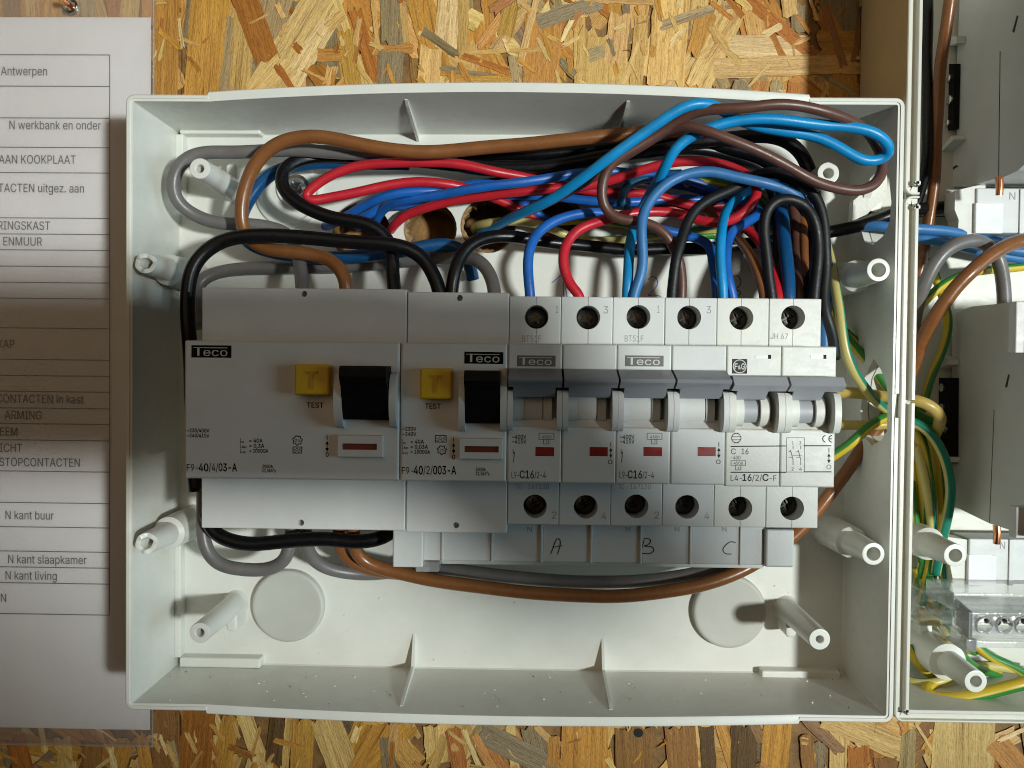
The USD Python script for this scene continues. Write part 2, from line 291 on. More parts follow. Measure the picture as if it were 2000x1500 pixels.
HAND = [(326, -20, 324, 195, 48, 'orange'), (378, -15, 364, 95, 22, 'grey'), (412, -15, 396, 195, 78, 'amber'), (456, 30, 436, 190, 24, 'greyt'), (480, 20, 468, 185, 42, 'tan'), (540, -20, 515, 95, 62, 'greyt'),
 (642, -25, 512, 190, 72, 'light'), (474, -20, 520, 122, 50, 'rust'), (640, 40, 560, 175, 40, 'pale'), (560, 120, 500, 185, 55, 'light'), (655, -10, 716, 170, 17, 'light'), (692, 18, 738, 170, 28, 'rust'), (672, 62, 690, 170, 34, 'amber'),
 (612, 130, 640, 165, 40, 'rust'), (618, 106, 668, 108, 26, 'orange'), (640, 55, 668, 30, 22, 'tan'), (772, -15, 768, 85, 55, 'grey'), (727, -10, 737, 88, 11, 'tan'), (785, -5, 795, 85, 12, 'tan'), (728, 97, 805, 94, 17, 'orange'), (765, 100, 760, 172, 52, 'grey'), (650, 128, 640, 168, 22, 'tan'),
 (818, -15, 858, 150, 52, 'amber'), (842, 88, 836, 172, 44, 'light'), (878, -10, 868, 92, 42, 'pale'), (905, -10, 904, 112, 20, 'tan'), (822, 58, 892, 106, 15, 'grey'), (935, 90, 985, 28, 18, 'orange'), (965, 102, 1036, 10, 24, 'tan'), (985, 70, 1002, -5, 32, 'amber'), (960, 22, 1000, -8, 22, 'rust'),
 (1064, 30, 1052, 168, 72, 'orange'), (1050, -15, 1014, 128, 15, 'light'), (1052, 42, 1172, 2, 30, 'grey'), (905, 103, 1072, 96, 11, 'tan'), (905, 108, 996, 142, 13, 'rust'), (862, 132, 972, 150, 13, 'grey'), (870, 152, 1000, 158, 14, 'amber'), (1002, 110, 1008, 160, 18, 'greyt'),
 (1178, 60, 1172, 175, 105, 'tan'), (1148, 110, 1178, 100, 26, 'greyt'), (1222, 8, 1226, 80, 16, 'grey'), (1140, -6, 1312, 2, 15, 'tan'), (1210, 25, 1200, 120, 40, 'light'), (1252, 30, 1242, 175, 30, 'tan'), (1246, 80, 1214, 172, 12, 'light'), (1112, 55, 1135, 20, 14, 'rust'), (1100, 90, 1130, 72, 9, 'light'), (1095, 118, 1125, 148, 16, 'grey'), (1190, 75, 1200, 105, 12, 'grey'), (1278, 120, 1284, 168, 12, 'grey'),
 (1312, -15, 1302, 165, 72, 'light'), (1385, 15, 1362, 110, 44, 'amber'), (1434, 20, 1362, 172, 48, 'light'), (1442, 25, 1380, 120, 12, 'tan'), (1560, 8, 1560, 62, 26, 'grey'), (1640, -15, 1640, 62, 76, 'grey'), (1600, 18, 1636, 72, 34, 'amber'), (1470, 5, 1480, 70, 42, 'tan'), (1540, -10, 1545, 30, 30, 'light'),
 (1600, 85, 1700, 82, 46, 'amber'), (1428, 92, 1572, 94, 46, 'pale'), (1290, 50, 1432, 4, 19, 'greyt'), (1416, -8, 1450, 34, 9, 'rust'), (1448, -12, 1592, 112, 26, 'rust'), (1498, 44, 1532, 113, 12, 'rust'), (1396, 132, 1686, 128, 40, 'light'), (1610, 10, 1650, 130, 16, 'brown'), (1682, 40, 1672, 120, 20, 'brown'), (1452, 160, 1446, 185, 34, 'grey'), (1488, 160, 1482, 185, 34, 'orange'), (1520, 158, 1516, 186, 26, 'greyt'), (1556, 158, 1552, 188, 32, 'rust'),
 (318, 1385, 326, 1515, 58, 'brown'), (332, 1448, 348, 1515, 20, 'greyt'), (392, 1380, 376, 1515, 66, 'rust'), (452, 1400, 432, 1515, 34, 'amber'), (474, 1392, 522, 1515, 31, 'light'), (546, 1402, 534, 1495, 36, 'dark'), (563, 1400, 557, 1500, 14, 'tan'), (592, 1408, 590, 1515, 42, 'amber'), (634, 1398, 674, 1515, 62, 'light'), (748, 1412, 688, 1515, 30, 'orange'), (752, 1440, 762, 1515, 26, 'grey'), (772, 1412, 766, 1470, 22, 'tan'), (700, 1420, 690, 1450, 14, 'pale'),
 (842, 1418, 848, 1490, 30, 'light'), (868, 1440, 842, 1515, 22, 'tan'), (884, 1428, 902, 1515, 34, 'rust'), (1040, 1418, 1052, 1478, 44, 'grey'), (940, 1432, 1110, 1515, 44, 'grey'), (904, 1424, 944, 1515, 11, 'pale'), (926, 1436, 968, 1515, 18, 'orange'), (1046, 1418, 1092, 1462, 14, 'tan'), (1084, 1440, 1080, 1500, 22, 'orange'), (1142, 1410, 1140, 1515, 92, 'amber'), (1236, 1420, 1240, 1515, 76, 'brown'),
 (1330, 1418, 1336, 1515, 60, 'brown'), (1380, 1416, 1386, 1515, 30, 'dark'), (1408, 1412, 1438, 1515, 22, 'amber'), (1456, 1415, 1450, 1515, 52, 'dark'), (1470, 1405, 1490, 1450, 18, 'brown'), (1522, 1408, 1508, 1515, 56, 'amber'), (1576, 1440, 1580, 1515, 24, 'brown'), (1574, 1404, 1640, 1470, 26, 'brown'), (1610, 1400, 1780, 1472, 44, 'tan'), (1676, 1456, 1676, 1515, 40, 'rust'), (1728, 1478, 1732, 1515, 46, 'brown'), (1776, 1430, 1770, 1515, 30, 'greyt'), (1856, 1402, 1806, 1470, 22, 'amber'), (1884, 1400, 1880, 1520, 120, 'light'), (1945, 1450, 2000, 1515, 46, 'orange'), (1950, 1448, 2010, 1420, 9, 'pale'), (2000, 1400, 1930, 1380, 20, 'greyt'),
 (20, -20, 24, 50, 34, 'brown'), (60, -20, 66, 50, 30, 'tan'), (110, -20, 100, 50, 36, 'amber'), (170, -20, 176, 50, 30, 'greyt'), (215, -20, 222, 50, 20, 'rust'), (255, -20, 250, 50, 34, 'tan'), (286, -20, 288, 50, 22, 'orange'), (30, 1440, 50, 1515, 40, 'rust'), (120, 1440, 130, 1515, 34, 'tan'), (180, 1450, 176, 1515, 40, 'brown'), (245, 1445, 225, 1515, 36, 'amber'), (215, 1460, 226, 1515, 12, 'pale'), (275, 1440, 290, 1515, 26, 'amber')]
tops = 0.25
for i, s in enumerate(S + HAND):
    tops += 0.0022
    v, f, uv, tn = strand(*s, tops + 0.1, jag=1.0 if i < len(S) else 0.8)
    wall.part('wood_strand', (v, f), M['strand'], uv=uv, tone=tn)
V, Fc, U, T, n0 = [], [], [], [], 0
for i in range(270):
    a, b, c, d = zones[[1, 1, 1, 2, 2, 4][i % 6]]; x, y = rng.uniform(a, c), rng.uniform(b, d); an = rng.normal(80, 45); ln = rng.uniform(14, 62) if i % 3 else rng.uniform(6, 24); q = math.radians(an)
    v, f, uv, tn = strand(x, y, x + ln * math.cos(q), y + ln * math.sin(q), rng.uniform(4, 13) if i % 3 else rng.uniform(1.5, 4), str(rng.choice(['light', 'tan', 'tan', 'tan', 'orange', 'amber', 'amber', 'pale', 'light', 'rust'])), tops + 0.02 + i * 0.0004, 0.9, 0.15)
    V.append(v); Fc.append(f + n0); U.append(uv); T.append(tn); n0 += len(v)
wall.part('wood_splinters', (np.vstack(V), np.vstack(Fc)), M['strand'], uv=np.vstack(U), tone=np.vstack(T), kind='stuff')
V, Fc, U, T, n0 = [], [], [], [], 0                                       # the board goes on past the frame
for i in range(420):
    a, b, c, d = [(-300, -420, 1700, -60), (-300, 1560, 2300, 1820)][i % 2]; x, y = rng.uniform(a, c), rng.uniform(b, d); q = math.radians(rng.normal(85, 38)); ln = rng.uniform(90, 240)
    v, f, uv, tn = strand(x, y, x + ln * math.cos(q), y + ln * math.sin(q), rng.uniform(18, 70), str(rng.choice(['light', 'tan', 'amber', 'orange', 'rust', 'grey', 'greyt', 'brown'])), .03 + i * .00021, edge=.2)
    V.append(v); Fc.append(f + n0); U.append(uv); T.append(tn); n0 += len(v)
wall.part('wood_strands', (np.vstack(V), np.vstack(Fc)), M['strand'], uv=np.vstack(U), tone=np.vstack(T), kind='stuff')
hx, hy = L(1247, 1431, 1); wall.part('drill_hole', ex(Point(hx, hy).buffer(1.9), tops + 0.3, tops + 0.36), M['darkvoid'])
for px, py, r in FH[:3]:                                                       # frayed wood round the drilled holes
    x, y = L(px, py, 0); t = np.linspace(0, 2 * math.pi, 60); 
    ring = Polygon(np.c_[x + r * 1.05 * np.cos(t), y + r * 1.05 * np.sin(t)], [np.c_[x + (r * .93 - np.abs(rng.normal(0, .09 * r, 60)) * (np.cos(t) < .2)) * np.cos(t), y + (r * .93 - np.abs(rng.normal(0, .09 * r, 60)) * (np.cos(t) < .2)) * np.sin(t)]]).buffer(0)
    wall.part('frayed_edge', ex(ring, -6, -1.0), M['rawwood'])

# ---------------------------------------------------------------- enclosures
def ring(x0, x1, y0, y1, d, w, r, bulge, k):
    """closed outline at inset d; bulge(x, side) moves the top (+1) and bottom (-1) edges outwards"""
    P = []; rr = max(r - d, 0.25)
    xs = np.unique(np.r_[np.linspace(x0 + r, x1 - r, 64), [e + s * .2 for e in bulge.ends for s in (-1, 1)] if bulge else []])
    xs = xs[(xs > x0 + r - .01) & (xs < x1 - r + .01)]
    def corner(cx, cy, a): return [(cx + rr * math.cos(math.radians(t)), cy + rr * math.sin(math.radians(t))) for t in (a + 18, a + 36, a + 54, a + 72)]
    b = (lambda x, s: bulge(x, s, d < 1.55) * k) if bulge else (lambda x, s: 0)
    P += [(x, y0 + d - b(x, -1)) for x in xs] + corner(x1 - d - rr, y0 + d + rr, -90)
    ys = np.linspace(y0 + r, y1 - r, 12); P += [(x1 - d, y) for y in ys] + corner(x1 - d - rr, y1 - d - rr, 0)
    P += [(x, y1 - d + b(x, 1)) for x in xs[::-1]] + corner(x0 + d + rr, y1 - d - rr, 90)
    P += [(x0 + d, y) for y in ys[::-1]] + corner(x0 + d + rr, y0 + d + rr, 180)
    return np.column_stack([np.array(P), np.full(len(P), w)])
def tray(x0, x1, y0, y1, prof, r=3.0, bulge=None):
    R = [ring(x0, x1, y0, y1, d, w, r, bulge, k) for d, w, k in prof]; n = len(R[0]); V = np.vstack(R + [[[(x0 + x1) / 2, (y0 + y1) / 2, prof[0][1]], [(x0 + x1) / 2, (y0 + y1) / 2, prof[-1][1]]]]); f = []
    for i in range(len(R) - 1):
        for j in range(n):
            k = (j + 1) % n; f += [[i * n + j, i * n + k, (i + 1) * n + k], [i * n + j, (i + 1) * n + k, (i + 1) * n + j]]
    e = (len(R) - 1) * n; c = len(R) * n
    for j in range(n): f += [[c, (j + 1) % n, j], [c + 1, e + j, e + (j + 1) % n]]
    return man((V, np.array(f)))
X0, X1, Y0, Y1 = -148.4, 136.8, -129.1, 99.7; RIM = 44.0
class Bulge:
    def __init__(s, a, b, top, bot): s.ends = (a, b); s.top, s.bot = top, bot
    def __call__(s, x, side, step=False):
        a, b = s.ends; t = (2 * x - a - b) / (b - a); j = 1.1 if step else 0.0
        return 0.0 if abs(t) >= 1 else j + ((s.top if side > 0 else s.bot) - 1.1) * (1 - t * t)
bl = Bulge(L(406, 180, RIM)[0], L(1582, 186, RIM)[0], L(1000, 160, RIM)[1] - Y1, Y0 - L(990, 1418, RIM)[1])
PROF = [(0.3, 2, .2), (0, 3, .25), (0, 43.6, 1), (.4, 44, 1), (1.5, 44, 1), (1.55, 43.6, 1), (2.4, 43.6, 1), (2.5, 43.2, 1), (2.9, 4.6, .2), (3.4, 4, .2)]
body = tray(X0, X1, Y0, Y1, PROF, 3.2, bl)
for px, py, r in FH: body = body - mcyl(*L(px, py, 4), 0, 8, r)
def wallcut(pts, X, xa, xb):
    return man(exx(Polygon([LX(px, py, X) for px, py in pts]).buffer(1.0).buffer(-1.0), xa, xb))
N1 = [(1730, 318), (1745, 345), (1750, 390), (1746, 430), (1732, 458), (1710, 476), (1692, 470), (1682, 440), (1688, 390), (1704, 345)]
N2 = [(1712, 700), (1728, 722), (1740, 755), (1750, 775), (1752, 830), (1742, 845), (1728, 862), (1708, 872), (1690, 850), (1684, 800), (1692, 740)]
clampw = lambda q: [(y, min(40.0, max(5.0, w * .9))) for y, w in q]
n1 = clampw([LX(*p, 133.9) for p in N1]); n2 = clampw([LX(*p, 133.9) for p in N2])
for q in (n1, n2): body = body - man(exx(Polygon(q), 131.5, 145))
body = body - man(exx(Polygon([(L(1750, 770, 44)[1] + .3 * s, w) for s, w in ((2, 46), (-30, 46), (-28, 41.5), (0, 42.2))]), 134.5, 145))
enc = Thing('enclosure', 'large open white plastic enclosure in the middle with curved rims, holding the row of breakers', 'electrical box', (-5.8, -14.7, 2))
enc.part('tray', body, M['box'], smooth=35)
def rib(px, py_floor, side, py_tip, pxk):
    x = L(px, py_floor, 5)[0]; yw = (Y1 - 2.6 + 1.0) if side > 0 else (Y0 + 2.6 - 1.0); s = -side
    yt = L(pxk, py_tip, 4)[1]; g = lambda y, k: y + (bl(x, side) * k) * side
    P = Polygon([(g(yw, .9) + .6 * side, 38), (g(yw, .9) + s * 1.2, 38), (g(yw, .8) + s * 2.0, 34), (yw + s * 3.2, 9), (yt, 3.9), (yw + .5 * side, 3.9), (g(yw, .3) + .8 * side, 12)])
    return exx(P, x - .55, x + .55)
for a in ((816, 276, 1, 277, 816), (1207, 255, 1, 275, 1207), (808, 1290, -1, 1235, 808), (1177, 1300, -1, 1246, 1177)): enc.part('rib', rib(*a), M['box'])
def post(tip, base, wt, r0, r1, hole, collar=None, rag=False):
    xt, yt = L(*tip, wt); xb, yb = xt, yt
    prof = [(0, r0 + 1.0), (1.0, r0 + .3), (2.5, r0), ((wt - 4) * .55, r0 * .4 + r1 * .6), (wt - 4.4, r1), (wt - 4.05, r1 - .2), (wt - 4, r1 - .45), (wt - 4, hole + .3), (wt - 4.3, hole), (wt - 16, hole * .8), (wt - 16, 0.01)]
    if collar: prof = [(0, collar + .5), (1.5, collar), ((wt - 4) * .42, collar - .3), ((wt - 4) * .55, collar - .5), ((wt - 4) * .58, r1 + .7), (wt - 5, r1), (wt - 4.1, r1 - .1), (wt - 4, r1 - .4), (wt - 4, hole + .3), (wt - 4.4, hole), (wt - 15, hole * .8), (wt - 15, .01)]
    v, f = lathe((xt, yt, 4), (xt, yt, wt), prof, 28)
    if rag:
        top = v[:, 2] > wt - 2; ang = np.arctan2(v[:, 1] - yt, v[:, 0] - xt); v[top, 2] -= 1.4 * np.maximum(0, np.sin(ang[top] + 1.0)) + .35 * np.sin(ang[top] * 5)
    return v, f
POSTS = [((390, 329), 42, 4.6, 3.9, 1.5, None, 0), ((390, 1236), 42, 4.6, 3.9, 1.6, None, 0), ((1618, 338), 39, 4.6, 4.1, 1.9, None, 0), ((1601, 1249), 42, 4.6, 4.0, 1.4, None, 0),
         ((283, 514), 47, 6.4, 3.8, 2.0, 6.6, 1), ((284, 1062), 47, 6.4, 3.9, 2.0, 6.8, 1), ((1716, 527), 47, 6.4, 4.2, 2.4, 6.6, 0), ((1706, 1082), 47, 6.4, 4.1, 2.3, 6.6, 0)]
for tip, wt, r0, r1, h, co, rag in POSTS: enc.part('screw_post', post(tip, tip, wt, r0, r1, h, co, rag), M['box'], smooth=40)
def fin(tip, wt, dx, dy, w1):
    x, y = L(*tip, wt); return cbox(x + dx - 2.2, y, x + dx + 2.2, y + dy, 4, w1, .8, 1.8)
enc.part('web', fin((390, 1236), 42, 2.0, -8.5, 15), M['box'], smooth=40); enc.part('web', fin((1601, 1249), 42, -1.5, -8.5, 15), M['box'], smooth=40); enc.part('web', fin((390, 329), 42, 1.0, 9.5, 13), M['box'], smooth=40); enc.part('web', fin((1618, 338), 39, -1.0, -10, 13), M['box'], smooth=40); enc.part('web', fin((1618, 338), 39, -3.5, 10, 11), M['box'], smooth=40)
for a in ((350, 246, 508, 262), (350, 1284, 508, 1306), (1488, 1310, 1642, 1328)): enc.part('ledge', pbox(*a, 4, 9, .7, .7), M['box'], smooth=40)
(xa, ya), (xb, yb) = L(350, 262, 8), L(366, 500, 8)
enc.part('ledge', cbox(X0 + 2.7, ya, X0 + 6.0, yb + 20, 4, 8.5, .6, .3), M['box'], smooth=40); enc.part('ledge', cbox(X0 + 2.7, L(350, 1284, 8)[1], X0 + 5.4, L(350, 1060, 8)[1], 4, 8.5, .6, .3), M['box'], smooth=40)
for px, py, r in ((563, 1183, 15.2), (1424, 1194, 15.2)):
    x, y = L(px, py, 6); enc.part('knockout', lathe((x, y, 4), (x, y, 8), [(0, r), (2.4, r), (3.1, r - .5), (3.4, r - 1.5), (3.0, r - 3), (2.8, .01)], 48), M['cap'], smooth=40)
x, y = L(565, 380, 4)
enc.part('boss', [lathe((x, y, 4), (x, y, 8), [(0, 14.2), (1.2, 13.8), (1.6, 13.2), (1.6, 12.2), (.6, 11.6), (.25, 10.8), (.25, .01)], 48)], M['box'], smooth=40)
x, y = L(578, 365, 6)
enc.part('boss', lathe((x, y, 4), (x, y, 8), [(.2, 8.6), (1.4, 8.4), (1.6, 7.8), (1.2, 6.6), (1.0, .01)], 40), M['box'], smooth=40)
def screwhead(x, y, w, r, h=1.6, cross=True, washer=0):
    m = man(lathe((x, y, w - .5), (x, y, w), [(0, r), (.5 + h * .4, r), (.5 + h * .8, r * .8), (.5 + h, r * .45), (.5 + h, .001)], 28)) if False else man(trimesh.creation.revolve([(0, -.5), (r, -.5), (r, h * .35), (r * .82, h * .8), (r * .45, h), (0, h)], sections=28)).translate((x, y, w))
    if cross:
        for a in (25, 115): m = m - man(trimesh.creation.box((r * 1.15, r * .24, h))).rotate((0, 0, a)).translate((x, y, w + h * .85))
    else: m = m - man(trimesh.creation.box((r * 2.2, r * .26, h))).rotate((0, 0, 20)).translate((x, y, w + h * .8))
    return m
scr = Thing('mounting_screw', 'shiny cross head screw fixing the enclosure floor beside the black cable loop', 'screw', (x, y, 5))
scr.part('washer', lathe((x, y, 5), (x, y, 7), [(.1, 5.4), (.5, 5.3), (.6, 2)], 28), M['steel'], smooth=40); scr.part('head', screwhead(x, y, 5.6, 4.0, 2.2), M['steel'], smooth=40)
# right wall debris round the cable opening
def rag(pts, w0, w1):
    q = [L(a, b, w1) for a, b in pts]; return ex(Polygon(q), w0, w1)
fl = [(1668, 412), (1664, 432), (1672, 418), (1690, 404), (1704, 410), (1722, 398), (1733, 372), (1737, 350), (1728, 336), (1712, 352), (1700, 372), (1690, 384), (1680, 398)]
enc.part('broken_flap', rag([(1667, 392), (1664, 432), (1690, 420), (1712, 402), (1731, 388), (1733, 350), (1730, 330), (1716, 346), (1703, 366), (1690, 372)], 12, 16), M['plaster'])
enc.part('broken_flap', rag([(1682, 470), (1696, 482), (1712, 478), (1716, 468), (1700, 464)], 10, 13), M['plaster'])
def ribbon(pts, w, wd=.32, h=.06, spl=True):
    q = np.array([L(a, b, w) for a, b in pts])
    if spl and len(q) > 2: q = spline(np.column_stack([q, np.zeros(len(q))]), .4)[:, :2]
    return ex(LineString(q).buffer(wd / 2, quad_segs=2), w, w + h)
enc.part('pen_mark', [ribbon([(1078, 552), (1088, 544), (1099, 537), (1100, 560), (1103, 585)], 4.02), ribbon([(1104, 545), (1106, 570), (1110, 590)], 4.02)], M['penblue'])
enc.part('pen_mark', [ribbon([(1266, 546), (1276, 540), (1284, 548), (1278, 565), (1266, 577), (1276, 576), (1290, 579)], 4.02)], M['penblue'])
enc.part('pen_mark', [ribbon([(1431, 540), (1441, 539), (1447, 550), (1440, 562), (1432, 566), (1444, 568), (1446, 574), (1436, 577)], 4.02)], M['penblack'])
# crumbs and drilling dust lying on the lower wall and floor of the enclosure
for mat, k in (('plaster', 46), ('rawwood', 34)):
    cr = []
    for _ in range(k):
        if rng.random() < .7: cx, cy, cw = rng.uniform(X0 + 5, X1 - 5), Y0 + 2.9 - bl(0, -1) * .5, rng.uniform(6, 42); t = (cx - X0) / (X1 - X0); cy = Y0 + 2.85 - bl(cx, -1) * (.2 + .8 * (cw - 4.6) / 38)
        else: cx, cy, cw = rng.uniform(X0 + 6, X1 - 6), rng.uniform(Y0 + 4, Y0 + 50), 4.05
        sz = rng.uniform(.12, .42); m = trimesh.creation.icosphere(1, sz); m.apply_scale([rng.uniform(.6, 1.8), rng.uniform(.5, 1), rng.uniform(.4, 1)]); m.apply_translation([cx, cy + sz * .3, cw + sz * .2]); cr.append(m)
    enc.part('dust_crumbs', cr, M[mat], kind='stuff')
# enclosures on the right
RX = 137.3; RPROF = [(.3, 2, 0), (0, 3, 0), (0, 43.7, 0), (.3, 44, 0), (.8, 44, 0), (.9, 42.4, 0), (3.3, 42.4, 0), (3.4, 44.4, 0), (3.7, 44.7, 0), (4.7, 44.7, 0), (4.9, 44.4, 0), (5.1, 4, 0)]
YS = L(1785, 381, 44)[1]
lower = tray(RX, RX + 285, L(1765, 1410, 44)[1], YS - .2, RPROF, 3.0, Bulge(L(1925, 1405, 44)[0], RX + 250, 4, 4))
for q in (n1, n2): lower = lower - man(exx(Polygon(q), 131.5, 145))
lower = lower - man(exx(Polygon([(L(1790, 780, 44)[1] + s, w) for s, w in ((0, 46), (-1.2, 46), (-2.4, 40.5), (-.8, 41))]), RX + 2.6, 145))
lower = lower - man(trimesh.creation.box(bounds=[[RX + 5.3, YS - 8, 4.2], [RX + 300, YS + 2, 60]]))
low = Thing('enclosure', 'white plastic enclosure at right edge, lower one, with earth wires and two screw posts', 'electrical box', (RX + 140, -60, 2))
low.part('tray', lower, M['box2'], smooth=35)
uppert = tray(RX, RX + 285, YS + .2, YS + 229, RPROF, 3.0)
uppert = uppert - man(exx(Polygon([(y + (4 if y > YS - 4 else 0), w) for y, w in n1]).buffer(2.0), 131.5, 145))
uppert = uppert - man(trimesh.creation.box(bounds=[[RX + 5.3, YS - 2, 4.2], [RX + 300, YS + 8, 60]]))
upp = Thing('enclosure', 'white plastic enclosure at upper right corner with brown and black cables along its wall', 'electrical box', (RX + 140, 190, 2))
upp.part('tray', uppert, M['box2'], smooth=35)
for tip, base, wt, r0, r1, h, co in (((1866, 1085), None, 47, 6.4, 4.2, 2.2, 6.8), ((1906, 1331), None, 47, 7.5, 4.1, 1.9, 7.6)): low.part('screw_post', post(tip, tip, wt, r0, r1, h, co), M['box'], smooth=40)
x, y = L(1906, 1331, 47); low.part('web', cbox(x - 4, y, x + 1, y + 14, 4, 14, .8, 2), M['box'], smooth=40)
low.part('ledge', pbox(1888, 1276, 1950, 1330, 4, 12, 1, 1), M['box'], smooth=40)

# ---------------------------------------------------------------- sheet in its sleeve
sh = Thing('paper_sheet', 'white printed sheet with a ruled table of circuit names behind clear plastic', 'paper', (-215, 0, 2.4))
xr = L(294, 700, 2.5)[0]; yt, yb = L(200, 34, 2.5)[1], L(200, 1424, 2.5)[1]
def sheet(x0, x1, y0, y1, w0, w1, amp=.25):
    nx, ny = 24, 34; gx, gy = np.meshgrid(np.linspace(x0, x1, nx), np.linspace(y0, y1, ny), indexing='ij'); z = amp * np.sin(gx * .05 + 1) * np.cos(gy * .028); P = []
    for w in (w0, w1): P.append(np.stack([gx, gy, w + z], -1).reshape(-1, 3))
    i, j = np.meshgrid(np.arange(nx - 1), np.arange(ny - 1), indexing='ij'); a = (i * ny + j).ravel(); q = np.c_[a, a + ny, a + ny + 1, a + 1]; t = np.vstack([q[:, [0, 1, 2]], q[:, [0, 2, 3]]]); N = nx * ny
    b = [k * ny for k in range(nx)] + [(nx - 1) * ny + k for k in range(1, ny)] + [k * ny + ny - 1 for k in range(nx - 2, -1, -1)] + [k for k in range(ny - 2, 0, -1)]
    s = [[b[k], b[(k + 1) % len(b)], b[(k + 1) % len(b)] + N] for k in range(len(b))] + [[b[k], b[(k + 1) % len(b)] + N, b[k] + N] for k in range(len(b))]
    return np.vstack(P), np.vstack([t[:, ::-1], t + N, s])
sh.part('page', sheet(xr - 210, xr, yb, yt, 2.4, 2.5), M['paper'], smooth=30)
TW = 2.85; lines = [107, 168.5, 230.5, 288, 337.5, 426, 457.5, 488.5, 520.5, 552, 583, 641, 702.5, 734, 765, 797.5, 828, 860, 921, 982.5, 1030, 1077.5, 1108.5, 1139.5, 1200]
xl = xr - 195; xe = L(214, 650, TW)[0]
for y in lines:
    yy = L(110, y, TW)[1]; sh.part('table_line', ex(sbox(xl, yy - .17, xe, yy + .17), TW, TW + .03), M['toner'])
sh.part('table_line', ex(sbox(xe - .17, L(214, 1200, TW)[1], xe + .17, L(214, 107, TW)[1]), TW, TW + .03), M['toner'])
def text(s, cap_mm, wscale=1.0, bold=False, depth=.04):
    m = meshkit.text_mesh(s, cap_mm, depth, bold); v, f = vf(m); v = v.copy(); v[:, 0] *= wscale; return v, f
def put(s, px, py, w, cap_px, right=None, bold=False, wscale=None, depth=.04):
    """text with its baseline's left end at the pixel (or fitted between px and right)"""
    k = (EYE[2] - w) / F; v, f = text(s, cap_px * k, 1.0, bold, depth)
    if right is not None:
        wid = v[:, 0].max() - v[:, 0].min(); want = abs(L(right, py, w)[0] - L(px, py, w)[0]); v[:, 0] = (v[:, 0] - v[:, 0].min()) * want / wid
    elif wscale: v[:, 0] *= wscale
    x, y = L(px, py, w); return v + [x, y, w], f
def put_end(s, pxe, py, w, cap_px, ws):
    k = (EYE[2] - w) / F; v, f = text(s, cap_px * k, ws); x, y = L(pxe, py, w); return v + [x - v[:, 0].max(), y, w], f
for s, e, y in (('Antwerpen', 92, 147), ('N werkbank en onder', 197, 253), ('AAN KOOKPLAAT', 148, 320), ('CONTACTEN uitgez. aan', 164, 376), ('RINGSKAST', 98, 449), ('ENMUUR', 82, 480), ('KAP', 28, 680), ('CONTACTEN in kast', 163, 788),
                ('ARMING', 81, 819), ('TEEM', 34, 851), ('LICHT', 43, 883), ('STOPCONTACTEN', 156, 912), ('N kant buur', 105, 1015), ('N kant slaapkamer', 169, 1102), ('N kant living', 111, 1133), ('N', 12, 1176)):
    sh.part('printed_text', put_end(s, e, y, TW, 16.5, .80), M['toner'])
xs = L(302, 100, 3.3)[0]; ysb = L(150, 1456, 3.3)[1]
slv = Thing('plastic_sleeve', 'clear plastic sleeve over the printed sheet pinned to the board', 'plastic sleeve', (-215, 0, 3.2))
slv.part('film', sheet(xs - 222, xs, ysb, ysb + 330, 3.35, 3.5), M['sleeve'], smooth=30)
slv.part('welded_edge', [ex(sbox(xs - .55, ysb, xs + .1, ysb + 330), 3.2, 3.75)], M['sleeve']); slv.part('welded_edge', [ex(sbox(xs - 222, ysb - .1, xs - .6, ysb + .5), 3.2, 3.75)], M['sleeve'])
x, y = L(134, 8, 6); pin = Thing('push_pin', 'metal ring pin holding the plastic sleeve at the top edge of the photo', 'pin', (x, y, 3.6))
pin.part('ring', lathe((x, y, 3.6), (x, y, 8), [(0, 3.0), (1.2, 3.1), (1.6, 2.8), (1.4, 2.2), (.3, 1.9), (.1, .01)], 28), M['steel'], smooth=40); pin.part('shank', lathe((x, y, 3.6), (x, y, 12), [(0, 1.0), (7, .9), (8, 1.4), (9, 1.3), (9.3, .01)], 16), M['copper'], smooth=40)

# ---------------------------------------------------------------- devices on the rail
A0, BC = -111.1, -14.4; NT, NB = BC + 22.5, BC - 22.5; NW, SW = 80.0, 66.0
rail = Thing('mounting_rail', 'steel rail behind the row of breakers', 'rail', (0, BC, 8))
rail.part('profile', [trimesh.creation.box(bounds=[[-118, BC - 17.5, 9], [108, BC + 17.5, 10]]), trimesh.creation.box(bounds=[[-118, BC - 12, 4], [108, BC + 12, 5]])], M['steel'])
def logo(t, px, py, pxr, pyb, w, plate, letter):
    t.part('logo', ex(prect(px, py, pxr, pyb, w), w, w + .05), plate)
    W_, H_ = pxr - px, pyb - py; k = (EYE[2] - w) / F; g = []
    g.append(ex(prect(px + W_ * .05, py + H_ * .17, px + W_ * .90, py + H_ * .25, w), w + .05, w + .09))
    g.append(ex(prect(px + W_ * .145, py + H_ * .17, px + W_ * .20, py + H_ * .84, w), w + .05, w + .092))
    v, f = put('eco', px + W_ * .30, py + H_ * .84, w, H_ * .62, right=px + W_ * .90); g.append((v + [0, 0, .052], f))
    t.part('logo_lettering', g, letter)
def strokes(pls, w, wd, h=.05):
    return ex(unary_union([LineString([L(*p, w) for p in pl]).buffer(wd / 2, quad_segs=2) for pl in pls]), w, w + h)
def circ(px, py, r, n=20): return [(px + r * math.cos(t), py + r * math.sin(t)) for t in np.linspace(0, 2 * math.pi, n + 1)]
